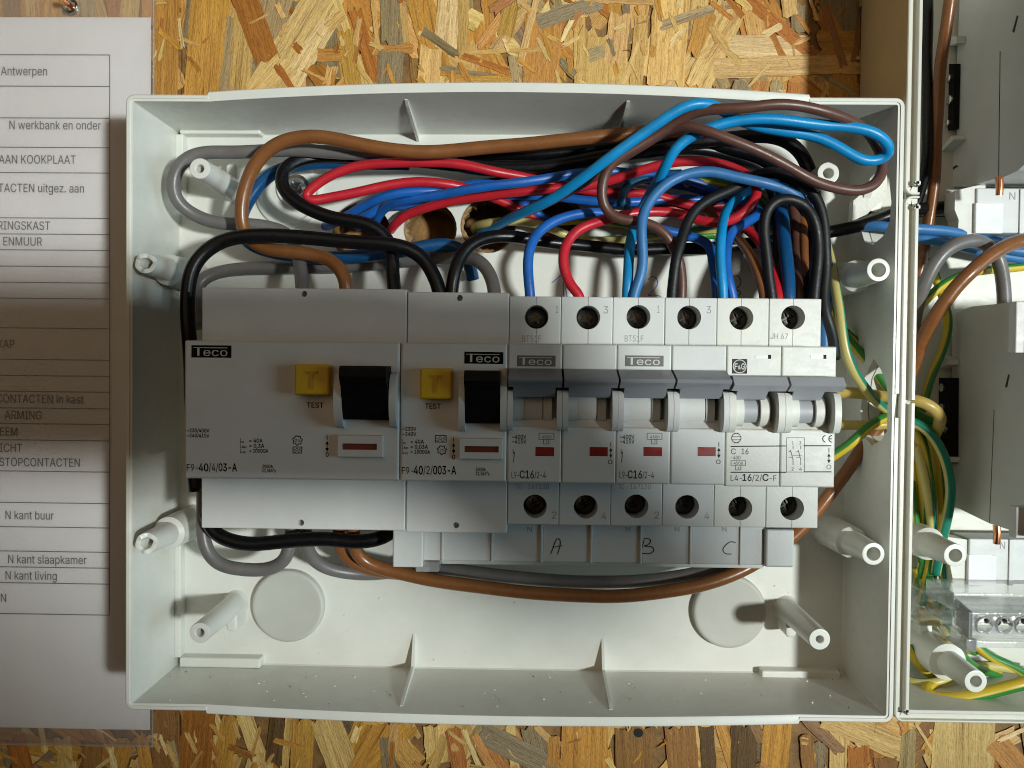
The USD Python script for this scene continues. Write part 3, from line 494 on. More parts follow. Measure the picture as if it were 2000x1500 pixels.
def gear(px, py, r, w):
    p = [(px + (r if (i // 2) % 2 else r * .78) * math.cos(i * math.pi / 14 + .2), py + (r if (i // 2) % 2 else r * .78) * math.sin(i * math.pi / 14 + .2)) for i in range(29)]
    v, f = put('25', px - r * .5, py + r * .28, w, r * .55, right=px + r * .5)
    return [strokes([p], w, .26), (v, f)]
def wavebox(px, py, a, b, w):
    s = [(px - a + 2 + i * (2 * a - 4) / 12, py + b * .35 * math.sin(i * .9) - b * .3) for i in range(13)]; s2 = [(x, y + b * .75) for x, y in s]
    return [strokes([[(px - a, py - b), (px + a, py - b), (px + a, py + b), (px - a, py + b), (px - a, py - b)]], w, .24), strokes([s, s2], w, .16)]
def arrows(px, y0, y1, w, zero='0', col=None):
    h = (y1 - y0); tri = lambda ya, yb, hw: ex(Polygon([L(px, ya, w), L(px + hw, yb, w), L(px - hw, yb, w)]), w, w + .05)
    return [strokes([[(px, y0), (px, y0 + h * .2)], [(px, y0 + h * .35), (px, y0 + h * .72)]], w, .22), tri(y0 + h * .25, y0 + h * .42, 3.4), tri(y0 + h * .76, y0 + h * .58, 3.4)]
def shoulder(t, a0, a1, pyt, pyb, hole=None, mat='rcd'):
    yt, yb = L(700, pyt, SW)[1], L(700, pyb, SW)[1]
    m = man(cbox(A0 + a0 + .12, yt, A0 + a1 - .12, yb, 12, SW, .5, .5))
    if hole: m = m - mcyl(*L(*hole, SW), SW - 5, SW + 1, 1.05)
    return m
def rcd(label, a0, a1, tb, pt, holes, btn, tog, cheeks, frame, texts, logo_px, seam_b):
    t = Thing('residual_current_breaker', label, 'breaker', (A0 + (a0 + a1) / 2, BC, 10))
    m1 = man(cbox(A0 + a0 + .12, tb[0], A0 + a1 - .12, NT - 1, 12, SW, .5, .5)); m2 = man(cbox(A0 + a0 + .12, NB + 1, A0 + a1 - .12, tb[1], 12, SW, .5, .5))
    m1 = m1 - mcyl(*L(*holes[0], SW), SW - 4, SW + 1, 1.05); m2 = m2 - mcyl(*L(*holes[1], SW), SW - 4, SW + 1, 1.05)
    t.part('terminal_cover', m1, M['rcd'], smooth=30); t.part('terminal_cover', m2, M['rcd'], smooth=30)
    t.part('housing', cbox(A0 + a0 + .08, NB, A0 + a1 - .08, NT, 14, NW, .9, .6), M['rcd'], smooth=30)
    b = t.part('test_button', pbox(*btn, NW - 1, NW + 4.2, .7, .5), M['yellow'], smooth=30)
    cx, cy = (btn[0] + btn[2]) / 2, (btn[1] + btn[3]) / 2; w = NW + 4.2
    t.part('raised_letter', [ex(prect(cx - 11, cy - 17, cx + 11, cy - 12, w), w, w + .35), ex(prect(cx - 2.6, cy - 12, cx + 2.6, cy + 17, w), w, w + .35)], M['yellow2'], under=b)
    (x0, y0), (x1, y1) = L(tog[0], tog[1], NW + 8), L(tog[2], tog[3], NW + 4)
    P = Polygon([(y0, NW - 1), (y0, NW + 8.0), (y0 - .6, NW + 9), (y0 - 3.0, NW + 9.2), (y0 - 4.5, NW + 8.4), (y0 - 6, NW + 7), (y1 + 2, NW + 4.2), (y1, NW + 3), (y1, NW - 1)]).buffer(.3)
    t.part('toggle', exx(P, x0, x1), M['black'], smooth=25)
    for c0, c1, side in cheeks:
        xa, xb = L(c0, 780, NW + 5)[0], L(c1, 780, NW + 5)[0]; ya, yb = L(c0, tog[1] + 10, NW + 1)[1], L(c0, tog[3] + 18, NW + 1)[1]
        q = [(yb + (ya - yb) * s, NW - .2 + 6.2 * math.sqrt(max(0, 1 - (2 * s - 1) ** 2)) ** .8) for s in np.linspace(0, 1, 22)]
        t.part('toggle_guard', exx(Polygon([(yb, NW - 1)] + q + [(ya, NW - 1)]), xa, xb), M['rcd'], smooth=25)
    w = NW + 1.9; (fx0, fy0), (fx1, fy1) = L(frame[0], frame[1], w), L(frame[2], frame[3], w); (sx0, sy0), (sx1, sy1) = L(frame[4], frame[5], w), L(frame[6], frame[7], w)
    t.part('window_frame', (man(cbox(fx0, fy0, fx1, fy1, NW - .5, w, .4, .4)) - man(trimesh.creation.box(bounds=[[sx0, sy1, NW - 2], [sx1, sy0, w + 1]]))), M['rcd'], smooth=30)
    t.part('indicator', trimesh.creation.box(bounds=[[sx0 - .1, sy1 - .1, NW - .4], [sx1 + .1, sy0 + .1, w - .7]]), M['red_dark'])
    logo(t, *logo_px, NW, M['ink'], M['logo_light'])
    t.part('printed_text', [put(s, x, y, NW, cp, right=r, bold=bd or cp < 12) for s, x, y, cp, r, bd in texts[0]], M['ink'])
    t.part('printed_symbol', texts[1], M['ink'])
    return t
k = lambda s, x, y, cp, r, bd=False: (s, x, y, cp, r, bd)
ytr, ybr = L(594, 563, SW)[1], L(588, 1034, SW)[1]
rcd('large grey four module residual current breaker with yellow test button, leftmost of the row', 0, 70.6, (ytr, ybr), None, ((594, 574), (588, 1021)), (575, 711, 643, 772), (664, 716, 759, 819), ((652, 668, -1), (760, 773, 1)), (658, 850, 748, 894, 668, 866, 736, 879),
    ([k('TEST', 599, 796, 10, 632), k('~230/400V', 365, 844, 7.2, 409), k('~240/415V', 365, 854, 7.2, 409), k('I', 469, 864, 7.4, 471), k('n', 472, 865, 5, 476), k('= 40A', 487, 864, 7.4, 513), k('I', 469, 874, 7.4, 471), k('Δn', 472, 875, 5, 481), k('= 0,3A', 487, 874, 7.4, 516), k('I', 469, 884, 7.4, 471), k('nc', 472, 885, 5, 481), k('= 10000A', 487, 884, 7.4, 524),
      k('F9-', 365, 920, 14, 387), k('40', 388, 920, 15, 407, True), k('/4/', 408, 920, 15, 426), k('03-A', 427, 920, 15, 463, True), k('3000A', 512, 914, 6.5, 533), k('22,5kA²s', 512, 922, 6.5, 539), k('0', 636, 892, 9, 642, True)],
     gear(581, 860, 9.5, NW) + wavebox(581, 879, 8.5, 6, NW) + arrows(639, 850, 893, NW)), (374, 674, 452, 699), None)
rcd('grey two module residual current breaker with yellow test button, second from left in the row', 70.6, 105.5, (ytr - .9, ybr - .5), None, ((898, 582), (891, 1026)), (820, 719, 882, 780), (907, 725, 976, 826), ((896, 908, -1), (977, 990, 1)), (896, 856, 982, 898, 907, 871, 974, 884),
    ([k('TEST', 830, 798, 10, 861), k('~230V', 786, 841, 7.2, 813), k('~240V', 786, 851, 7.2, 813), k('I', 785, 866, 7.4, 787), k('n', 788, 867, 5, 792), k('= 40A', 802, 866, 7.4, 828), k('I', 785, 876, 7.4, 787), k('Δn', 788, 877, 5, 797), k('= 0,03A', 802, 876, 7.4, 836), k('I', 785, 886, 7.4, 787), k('nc', 788, 887, 5, 797), k('= 10000A', 802, 886, 7.4, 840),
      k('F9-', 785, 926, 14, 807), k('40', 808, 926, 16, 826, True), k('/2/', 827, 926, 16, 845), k('003-A', 846, 926, 16, 891, True), k('3000A', 929, 920, 6.5, 949), k('22,5kA²s', 929, 928, 6.5, 956), k('0', 883, 897, 9, 889, True)],
     gear(863, 879, 9, NW) + wavebox(861, 857, 10.5, 6.5, NW) + arrows(886, 854, 897, NW)), (907, 687, 983, 711), None)
def screw_in(x, y): return screwhead(x, y, SW - 7.5, 3.7, 1.3)
def mcb(label, a0, holes_t, holes_b, kind, group=None):
    """two linked one module poles"""
    t = Thing('circuit_breaker', label, 'breaker', (A0 + a0 + 17.5, BC, 10), group); mt = M['old'] if kind == 'old' else M['mcb']
    yt, yb = L(1300, 581, SW)[1], L(1300, 1028, SW)[1]
    for p in range(2):
        xa, xb = A0 + a0 + 17.6 * p, A0 + a0 + 17.6 * (p + 1) - .12
        for (y0, y1, hs) in ((yt, NT - 1, holes_t), (NB + 1, yb, holes_b)):
            m = man(cbox(xa, y0, xb, y1, 12, SW, .35, .35)); hx, hy = L(*hs[p], SW)
            m = m - mcyl(hx, hy, SW - 9.5, SW + 1, 4.05) 
            m = m - man(trimesh.creation.box(bounds=[[hx - .09, y1 + .5 if y0 > BC else y1, SW - .5], [hx + .09, y0 - .0, SW + 1]])) if kind == 'old' or y0 > BC else m
            b = t.part('terminal_block', m, mt, smooth=30)
            t.part('terminal_screw', screw_in(hx, hy), M['darksteel'], smooth=30, under=b)
        yT = NT; sl, sh_ = L(1100, 757, NW)[1], L(1100, 834, NW)[1]
        c = {'old': 730, 'new': 720}[kind]; yc = L(1100, c, NW)[1]
        t.part('housing', cat([cbox(xa, yc - .3, xb, yT, 14, NW, .6, .35), cbox(xa + .05, NB + 2, xb - .05, yc, 14, NW - 7.0, .1, .1), cbox(xa, NB - (.4 if kind == 'old' else 0), xb, sh_, 14, NW, .6, .35)]), mt, smooth=30)
        s = 17.5
        # slanted floor of the recess, guards and drum
        yg0, yg1 = L(1100, 759, NW)[1], L(1100, 842, NW)[1]; q = [(yg1 + (yg0 - yg1) * u, NW - 1.0 + 6.2 * math.sqrt(max(0, 1 - (2 * u - 1) ** 2)) ** .45) for u in np.linspace(0, 1, 24)]
        D = Polygon([(yg1, NW - 8)] + q + [(yg0, NW - 8)])
        gw = 1.75 if kind == 'new' else 2.1
        for g0 in (xa, xb - gw): t.part('toggle_guard', exx(D, g0, g0 + gw), mt, smooth=25)
        t.part('recess_sill', exx(Polygon([(yg1 + .05, NW - .25), (yg1 + 3.9, NW - 3.2), (yg1 + 3.9, NW - 9), (yg1 + .05, NW - 9)]), xa + gw - .05, xb - gw + .05), mt)
        yd0, yd1 = (L(1100, 772, NW)[1], L(1100, 824, NW)[1]) if kind == 'new' else (L(1100, 767, NW)[1], L(1100, 832, NW)[1])
        q2 = [(yd1 + (yd0 - yd1) * u, NW - 5.0 + (6.8 if kind == 'old' else 3.6) * math.sqrt(max(0, 1 - (2 * u - 1) ** 2)) ** (.55 if kind == 'old' else .35)) for u in np.linspace(0, 1, 24)]
        D2 = Polygon([(yd1, NW - 8)] + q2 + [(yd0, NW - 8)])
        ins = ((gw + .02, gw + 3.5), (s - gw - 4.2, s - gw - 1.4)) if kind == 'new' else ((gw + .02, gw + 3.4), (s - gw - 4.6, s - gw - 1.7))
        for g0, g1 in ins: t.part('drum_flank', exx(D2, xa + g0, xa + g1), mt, smooth=25)
        t.part('drum', exx(D2.buffer(-.3 if kind == 'new' else -1.3), xa + ins[0][1] + .05, xa + ins[1][0] - .28), mt if kind == 'new' else M['grey_light'], smooth=25)
        ya = L(1100, 721 if kind == 'new' else 731, NW + 3)[1]; y2 = L(1100, 741 if kind == 'new' else 747, NW + 9)[1]; y3 = L(1100, 757 if kind == 'new' else 760, NW + 6)[1]; y4 = L(1100, 776, NW + 3)[1]
        if kind == 'new': P = Polygon([(ya + .3, NW - 3), (ya, NW + 1.2), (y2 + .4, NW + 8.6), (y2 - .2, NW + 9), (y2 - .8, NW + 8.6), (y3, NW + 5.4), (y4, NW + 2.6), (y4, NW - 4)])
        else: P = Polygon([(ya, NW - 3), (ya, NW + 6.6), (ya - .4, NW + 7.2), (y2, NW + 9.2), (y2 - .5, NW + 8.8), (y3, NW + 5.8), (y4, NW + 2.2), (y4 - 1, NW - 4)])
        gt = M['grey_toggle'] if kind == 'new' else M['grey_light']
        m = man(exx(P, xa + .25, xb - .35)); cut = lambda x0, x1: man(trimesh.creation.box(bounds=[[x0, y4 - 3, NW - 9], [x1, y3, NW + 20]]))
        m = m - cut(xa - 1, xa + gw + .1) - cut(xb - gw - .5, xb + 1)
        if kind == 'old': m = m - cut(xb - gw - 3.6, xb + 1) 
        t.part('toggle', m, gt, smooth=25)
    return t
def pxin(ax, ay, bx, by, w0, w1): (x0, y0), (x1, y1) = L(ax, ay, w1), L(bx, by, w1); return trimesh.creation.box(bounds=[[x0, y1, w0], [x1, y0, w1]])
for i, (dx, lab) in enumerate(((0, 'pale grey double pole circuit breaker with grey toggles, beside the smaller test button breaker'), (211, 'pale grey double pole circuit breaker with grey toggles, second of the two alike'))):
    j = lambda v: v + dx
    t = mcb(lab, 105.5 + 35.15 * i, ((1048 + 199 * i, 619), (1149 + 197 * i, 620)), ((1045 + 198 * i, 989), (1144 + 198 * i, 990)), 'new', None)
    logo(t, 1010 + dx, 694, 1085 + dx, 716, NW, M['logo_grey'], M['logo_light'])
    for a in (1046, 1151): t.part('indicator', pxin(a + dx + (1 if a > 1100 else 0), 873, a + dx + 36, 891, NW - .3, NW + .06), M['red_flag'])
    t.part('printed_text', [put('~400V', 1000 + dx, 857, NW, 8, right=1028 + dx, bold=True), put('~415V', 1000 + dx, 866, NW, 8, right=1028 + dx, bold=True), put('4500', 1059 + dx, 856, NW, 5.5, right=1077 + dx), put('3', 1066 + dx, 864, NW, 5, right=1069 + dx), put('L9-', 999 + dx, 934, NW, 13, right=1014 + dx), put('C16', 1015 + dx, 934, NW, 15, right=1043 + dx, bold=True), put('/2-4', 1044 + dx, 934, NW, 13, right=1066 + dx)], M['inkgrey'])
    t.part('printed_symbol', [strokes([[(1053 + dx, 846), (1082 + dx, 846), (1082 + dx, 858), (1053 + dx, 858), (1053 + dx, 846)], [(1062 + dx, 858), (1062 + dx, 867), (1072 + dx, 867), (1072 + dx, 858)]], NW, .16), strokes([[(1002 + dx, 878), (1003 + dx, 886), (1005 + dx, 883), (1003 + dx, 903)]], NW, .22),
        strokes([circ(1192 + dx, 902, 3.8)], NW, .2)] + arrows(1193 + dx, 864, 905, NW), M['inkgrey'])
    s1 = 198 * i; t.part('engraved_text', [put('BT51F', 1020 + 200 * i, 667, SW, 12, right=1057 + 200 * i), put('1', 1086 + 198 * i, 611, SW, 14, right=1090 + 198 * i), put('3', 1179 + 201 * i, 612, SW, 14, right=1188 + 201 * i), put('2', 1078 + 200 * i, 1013, SW, 14, right=1087 + 200 * i), put('4', 1175 + 201 * i, 1014, SW, 13, right=1184 + 201 * i), put('TC', 1008 + 199 * i, 955, SW, 10, right=1019 + 199 * i), put('167130', 1032 + 199 * i, 955, SW, 10, right=1072 + 199 * i)], M['engrave'])
t = mcb('yellowed white circuit breaker with light grey toggles and printed diagram, rightmost of the row', 175.8, ((1448, 621), (1549, 620)), ((1446, 993), (1547, 993)), 'old')
w = NW
pl = t.part('logo', ex(prect(1430, 701, 1459, 730, w), w, w + .05), M['inkgrey'])
t.part('logo_lettering', [(lambda m: (m[0] + [0, 0, .05], m[1]))(strokes([circ(1444.5, 715.5, 12.6, 30)], w, .26, .04))] + [(lambda m: (m[0] + [0, 0, .05], m[1]))(put(s, a, 721, w, c, right=b, bold=True)) for s, a, b, c in (('F', 1434.5, 1440.5, 11), ('&', 1441.5, 1446.5, 7), ('G', 1447.5, 1454.5, 11))], M['logo_light'])
for a in (1475, 1583): t.part('slot', pxin(a + 25, 693, a + 31, 701, w - .3, w + .04), M['darkvoid']); t.part('slide', pxin(a, 694, a + 25, 700, w - .3, w + .12), M['label'])
t.part('printed_text', [put('C', 1428, 887, w, 11, right=1437), put('16', 1448, 887, w, 11, right=1462), put('-400', 1428, 897, w, 7, right=1446), put('4500', 1433, 907.5, w, 6, right=1451), put('3', 1440, 917, w, 5, right=1444), put('L4-', 1427, 939, w, 11, right=1449), put('16', 1450, 939, w, 13, right=1468, bold=True), put('/2/', 1469, 939, w, 12, right=1488), put('C', 1489, 939, w, 13, right=1501, bold=True), put('-F', 1503, 939, w, 11, right=1516),
    put('1', 1547, 868, w, 6, right=1550), put('3', 1561, 868, w, 6, right=1565), put('2', 1546, 919, w, 6, right=1550), put('4', 1561, 919, w, 6, right=1566)] + [strokes([[(1614 - 6.2 * math.sin(t) * 1.0 - 1, 857 - 6.4 * math.cos(t)) for t in np.linspace(.25, math.pi - .25, 12)], [(1625 - 6.2 * math.sin(t), 857 - 6.4 * math.cos(t)) for t in np.linspace(.1, math.pi - .1, 12)], [(1619.4, 857), (1624, 857)]], w, .3)], M['inkgrey'])
t.part('printed_symbol', [strokes([[(1428, 872), (1535, 871)], [(1571, 870.5), (1623, 870.5)], [(1428, 922.5), (1535, 922.5)], [(1571, 921.5), (1623, 921.5)]], w, .34), strokes([[(1536, 855), (1571, 855), (1571, 922), (1536, 922), (1536, 855)]], w, .14),
    strokes([[(1428, 899.5), (1456, 899.5), (1456, 909), (1428, 909), (1428, 899.5)], [(1437, 909), (1437, 918), (1447, 918), (1447, 909)]], w, .16), strokes([circ(1438, 855.5, 9.5, 8), [(1433, 846), (1443, 846)], [(1433, 865), (1443, 865)], [(1429, 853), (1447, 853)], [(1429, 859), (1447, 859)]], w, .2),
    strokes([[(1549, 871), (1549, 877)], [(1544, 879), (1549, 898), (1549, 908)], [(1540, 883), (1544, 881), (1546, 885)], [(1541, 893), (1547, 893)], [(1548, 889), (1566, 889)], [(1564, 871), (1564, 877)], [(1559, 879), (1564, 898), (1564, 908)], [(1555, 883), (1559, 881), (1561, 885)], [(1556, 893), (1562, 893)]], w, .16), strokes([circ(1619, 912, 4, 16), [(1619, 875), (1619, 882)]], w, .16)] + arrows(1619, 876, 914, w), M['inkgrey'])
t.part('engraved_text', [put('JH 67', 1505, 662, SW, 11, right=1539)], M['engrave'])

# ---------------------------------------------------------------- neutral terminal strip under the breakers
BW = 55.0; nb = Thing('terminal_strip', 'pale grey neutral terminal strip with hand lettered cells A B C under the breakers', 'terminal strip', (30, -70, 10))
yt = L(1000, 1020, BW)[1]; yb = L(1000, 1097, BW)[1]; ex_ = [865, 962, 1058, 1155, 1252, 1349, 1447]
xs_ = [L(826, 1060, BW)[0]] + [L(q, 1060, BW)[0] for q in ex_] + [L(1493, 1060, BW)[0]]
for a, b in zip(xs_[:-1], xs_[1:]): nb.part('cell', cbox(a + .25, yt, b - .25, yb, 20, BW, .4, .2), M['mcb'], smooth=30)
for q in ex_:
    x = L(q, 1060, BW)[0]; nb.part('divider', cbox(x - .55, yt, x + .35, yb - .1, 20, BW + .7, .25, .2), M['mcb'], smooth=30)
nb.part('lower_lip', cbox(L(862, 1100, BW - 12)[0], yb + 2, L(1490, 1100, BW - 12)[0], yb - 4.2, 20, BW - 12, .4, .4), M['old'], smooth=30)
nb.part('end_cap', pbox(767, 1032, 826, 1109, 20, BW + 2, .6, .6), M['mcb'], smooth=30)
nb.part('end_cap', pbox(1496, 1034, 1551, 1109, 20, BW + 2, .8, .8), M['mcb'], smooth=30)
(x0, y0), (x1, y1) = L(812, 1097, BW + 1), L(858, 1117, BW + 1); nb.part('clear_tab', cbox(x0, y0, x1, y1, BW - 6, BW + 1.5, .3, .6), M['clear'], smooth=30)
nb.part('pen_mark', [ribbon([(1076, 1081), (1083, 1062), (1089, 1052), (1094, 1056), (1089, 1082)], BW + .02, .34), ribbon([(1080, 1069), (1090, 1067), (1098, 1066)], BW + .02, .3), ribbon([(1258, 1055), (1254, 1070), (1251, 1081)], BW + .02, .34), ribbon([(1258, 1052), (1270, 1054), (1268, 1062), (1258, 1067), (1272, 1068), (1277, 1075), (1268, 1081), (1252, 1080)], BW + .02, .34), ribbon([(1436, 1060), (1428, 1058), (1418, 1064), (1412, 1074), (1417, 1081), (1428, 1082)], BW + .02, .34)], M['penblack'])
nb.part('engraved_text', [put('N', q, 1038, BW, 9, right=q + 9) for q in (1030, 1222, 1318, 1410)], M['engrave'])

# ---------------------------------------------------------------- devices in the right enclosures (seen from their side)
def flank(pts, X): return Polygon([LX(a, b, X) for a, b in pts])
XD = 175.5
d = Thing('side_breaker', 'grey breaker seen side on in the upper right enclosure', 'breaker', (XD, 190, 10))
up_ = flank([(1877, -60), (1868, 140), (1869, 215), (1869, 262), (1853, 300), (1852, 355), (1857, 365), (1900, 362), (1949, 347), (1956, 348), (1988, 333), (2000, 322), (2060, 300), (2060, -60)], XD)
for k in range(4): d.part('housing', exx(up_, XD + 17.6 * k, XD + 17.6 * k + 17.4), M['rcd'])
d.part('side_seam', exx(flank([(1952.5, 100), (1954, 100), (1951, 345), (1949.5, 345)], XD - .05), XD - .06, XD + .5), M['inkgrey'])
d.part('side_slot', exx(flank([(1986, 30), (1989, 31), (1981, 64), (1977, 62)], XD - .05), XD - .08, XD + .5), M['inkgrey']); d.part('side_slot', exx(flank([(1868, 322), (1872, 325), (1858, 333), (1855, 331)], XD - .05), XD - .08, XD + .5), M['inkgrey'])
d.part('clip', exx(flank([(1856, 72), (1877, 71), (1876, 84), (1860, 90)], XD - 2), XD - 3.5, XD - .2), M['rcd']); d.part('clip', exx(flank([(1840, 300), (1868, 265), (1873, 272), (1842, 303)], XD - 3), XD - 5, XD - .2), M['rcd'])
d.part('terminal_clamp', exx(flank([(1849, 125), (1872, 125), (1869, 252), (1846, 258)], XD - 1), XD - 2.5, XD - .2), M['black'])
def sidescrew(th, px, py, X, r):
    y, w = LX(px, py, X); th.part('clamp_screw', lathe((X, y, w), (X - 2, y, w), [(0, r), (.8, r), (1.2, r * .7), (.9, .01)], 18), M['steel'], smooth=40)
sidescrew(d, 1857, 195, XD - 2.5, 1.9); sidescrew(d, 1856, 153, XD - 2.5, 1.5); sidescrew(d, 1853, 240, XD - 2.5, 1.5)
d2 = Thing('side_breaker', 'grey breaker seen side on beside the earth wires in the lower right enclosure', 'breaker', (XD, 0, 10))
lo_ = flank([(1859, 625), (1866, 612), (1896, 599), (1990, 589), (2070, 580), (2070, 1062), (1978, 1037), (1932, 1022), (1862, 988), (1859, 800)], XD)
for k in range(4): d2.part('housing', exx(lo_, XD + 17.6 * k, XD + 17.6 * k + 17.4), M['rcd'])
d2.part('side_seam', exx(flank([(1941, 800), (1942.2, 800), (1933.2, 1020), (1932, 1020)], XD - .05), XD - .06, XD + .5), M['inkgrey'])
d2.part('side_slot', exx(flank([(1969, 731), (1972, 732), (1967, 757), (1963, 756)], XD - .05), XD - .08, XD + .5), M['inkgrey'])
d2.part('terminal_clamp', exx(flank([(1824, 738), (1859, 738), (1858, 905), (1828, 905)], XD - 3), XD - 4, XD - .2), M['black'])
d2.part('clip', exx(flank([(1826, 700), (1838, 690), (1865, 702), (1864, 712), (1822, 730)], XD - 2), XD - 5, XD - .2), M['rcd']); d2.part('clip', exx(flank([(1852, 890), (1861, 893), (1860, 903), (1850, 903)], XD - 3), XD - 5, XD - .2), M['rcd'])
sidescrew(d2, 1842, 757, XD - 4, 1.7); sidescrew(d2, 1842, 795, XD - 4, 1.5); sidescrew(d2, 1848, 838, XD - 4, 1.4)
nz = pbox(1985, 588, 2060, 690, 58, 62, .4, .4); d2.part('terminal_cover', nz, M['rcd'], smooth=30); d2.part('terminal_cover', pbox(1985, 990, 2060, 1052, 58, 62, .4, .4), M['rcd'], smooth=30)
def nblock(lab, x0, y0, lx, ly, lx2, ly2, ny, plate):
    t = Thing('neutral_terminal', lab, 'terminal block', (185, L(1900, y0, 30)[1], 10)); w = 22.0
    t.part('body', pbox(x0, y0, 2320, ly2 + 2, 10, w, .5, .4), M['mcb'], smooth=30)
    t.part('divider', pbox(1972 if y0 > 700 else 1993, y0 + 2, 1979 if y0 > 700 else 1998, ly2, 12, w + .6, .2, .2), M['mcb'])
    t.part('label_window', pbox(lx, ly, lx2, ly2, 20, w + .5, .3, .3), M['label'], smooth=30)
    t.part('engraved_text', put('N', 1953 if y0 > 700 else 1971, ny, w, 14, right=1963 if y0 > 700 else 1983), M['engrave'])
    t.part('end_plate', [ex(Polygon([L(*p, w - 2) for p in plate]).buffer(.8).buffer(-.4), 13, w - 1)], M['old'])
    return t
nblock('pale neutral terminal block with a shiny white label window below the upper right breaker', 1908, 367, 1906, 396, 1958, 456, 390, [(1865, 375), (1920, 362), (1920, 402), (1912, 416), (1902, 420), (1900, 460), (1870, 458), (1872, 430), (1864, 410)])
nblock('pale neutral terminal block with a glaring white label window above the clear terminal', 1893, 1052, 1892, 1084, 1945, 1144, 1072, [(1850, 1050), (1893, 1056), (1896, 1100), (1884, 1108), (1888, 1144), (1862, 1138), (1856, 1108)])
for px, py, lab in ((1951, 366, 'bare copper wire end above the upper neutral terminal'), (1946, 1046, 'bare copper wire end gleaming above the lower neutral terminal')):
    x, y = L(px, py, 36); single('copper_end', tube([(x, y + 4, 36), (x, y + 1, 36.5), (x + .2, y - 3, 36)], 1.3, 10)[:2], C_ if False else M['copper'], lab, 'wire end', smooth=40)
# clear earth terminal
ct = Thing('earth_terminal', 'clear plastic earth terminal with a row of screw holes in the lower right enclosure', 'terminal block', (185, -85, 20))
w = 52.0; (x0, y0), (x1, y1) = L(1893, 1196, w), L(2075, 1250, w); hs = [L(q, 1221, w) for q in (1922, 1962, 1998, 2035)]
m = man(cbox(x0, y0, x1, y1, 40, w, .4, .4)) - man(trimesh.creation.box(bounds=[[x0 + 1.2, y1 + 1.2, 38], [x1 - 1, y0 - 1.2, w - 1.5]]))
for q in hs: m = m - mcyl(*q, 40, w + 1, 2.6)
ct.part('housing', m, M['clear'], smooth=30)
(a0, b0), (a1, b1) = L(1862, 1166, 47), L(1896, 1246, 47)
ct.part('end_wall', hull([(L(1862, 1166, 40)[0], L(1862, 1166, 40)[1], 40), (L(1862, 1230, 40)[0], L(1862, 1230, 40)[1], 40), (x0, y0, w), (x0, y1, w), (x0 + 1.2, y0, w), (x0 + 1.2, y1, w), (L(1866, 1166, 40)[0], L(1866, 1166, 40)[1], 40), (L(1866, 1230, 40)[0], L(1866, 1230, 40)[1], 40)]), M['clear'])
(a0, b0), (a1, b1) = L(1862, 1158, 42), L(2075, 1196, 42); ct.part('rear_shelf', cbox(a0, b0, a1, b1, 22, 42, .5, .4), M['clear'], smooth=30)
(a0, b0), (a1, b1) = L(1797, 1152, 26), L(1862, 1224, 26); ct.part('side_lug', cbox(a0, b0, a1, b1, 12, 26, .8, .8), M['clear'], smooth=30)
(a0, b0), (a1, b1) = L(1886, 1248, w - 4), L(1908, 1275, w - 4); ct.part('foot', cbox(a0, b0, a1, b1, 30, w - 4, .5, .5), M['clear'], smooth=30); (a0, b0), (a1, b1) = L(1908, 1252, w - 6), L(2075, 1268, w - 6); ct.part('foot', cbox(a0, b0, a1, b1, 30, w - 6, .5, .5), M['clear'], smooth=30)
ct.part('brass_bar', trimesh.creation.box(bounds=[[x0 + 2, y1 + 3.2, 41], [x1, y0 - 3.2, 44.6]]), M['steel'])
for q in hs: ct.part('hole_rim', lathe((q[0], q[1], w - .4), (q[0], q[1], w + 2), [(0, 3.2), (.9, 3.15), (1.1, 2.9), (1.0, 2.65), (0, 2.6)], 24), M['clear'], smooth=40)
for q in hs[1:]: ct.part('screw', screwhead(*q, 46, 2.3, 1.4, cross=False), M['steel'], smooth=30)

# ---------------------------------------------------------------- wires: (pixel x, pixel y, height above the board in mm)
R_BIG, R_THIN = 2.6, 1.9
def wire(name, colr, r, pts, label, catg='wire', group=None, twist=0.0, sides=14):
    P = spline(px3(pts)); nz = np.cumsum(rng.normal(0, .05, (len(P) + 12, 3)), 0); nz = np.stack([np.convolve(nz[:, k], np.ones(13) / 13, 'valid') for k in range(3)], 1)[:len(P)]; nz -= np.linspace(0, 1, len(P))[:, None] * (nz[-1] - nz[0]) + nz[0]; P = P + np.clip(nz, -.45, .45) * [1, 1, .4] + 0.10 * np.column_stack([np.sin(np.arange(len(P)) * .37 + len(label)), np.cos(np.arange(len(P)) * .29), np.zeros(len(P))])
    v, f, uv = tube(P, r, sides, twist)
    o = prim_mesh(path('/World', name), W(v), f, C[colr], True, uv); data(o.GetPrim(), label, catg, group)
def T(x, w=44, y=580, dx=0): return [(x, y, w), (x + dx, y + 40, w)]
def H(x, y): return [(x, y, 2), (x + 1, y + 1, -8)]
wire('thick_cable', 'grey', R_BIG, T(590, 36, 572) [::-1] + [(587, 520, 30), (578, 480, 24), (555, 452, 20), (500, 437, 20), (430, 434, 22), (380, 417, 24), (347, 388, 27), (341, 350, 28), (358, 318, 28), (395, 300, 27), (450, 297, 26), (530, 296, 26), (600, 296, 26), (680, 301, 25), (760, 306, 20), (900, 312, 15), (1100, 308, 13), (1250, 290, 12), (1380, 280, 12), (1470, 300, 12)], 'thick grey cable looping round the upper left screw post', 'cable')
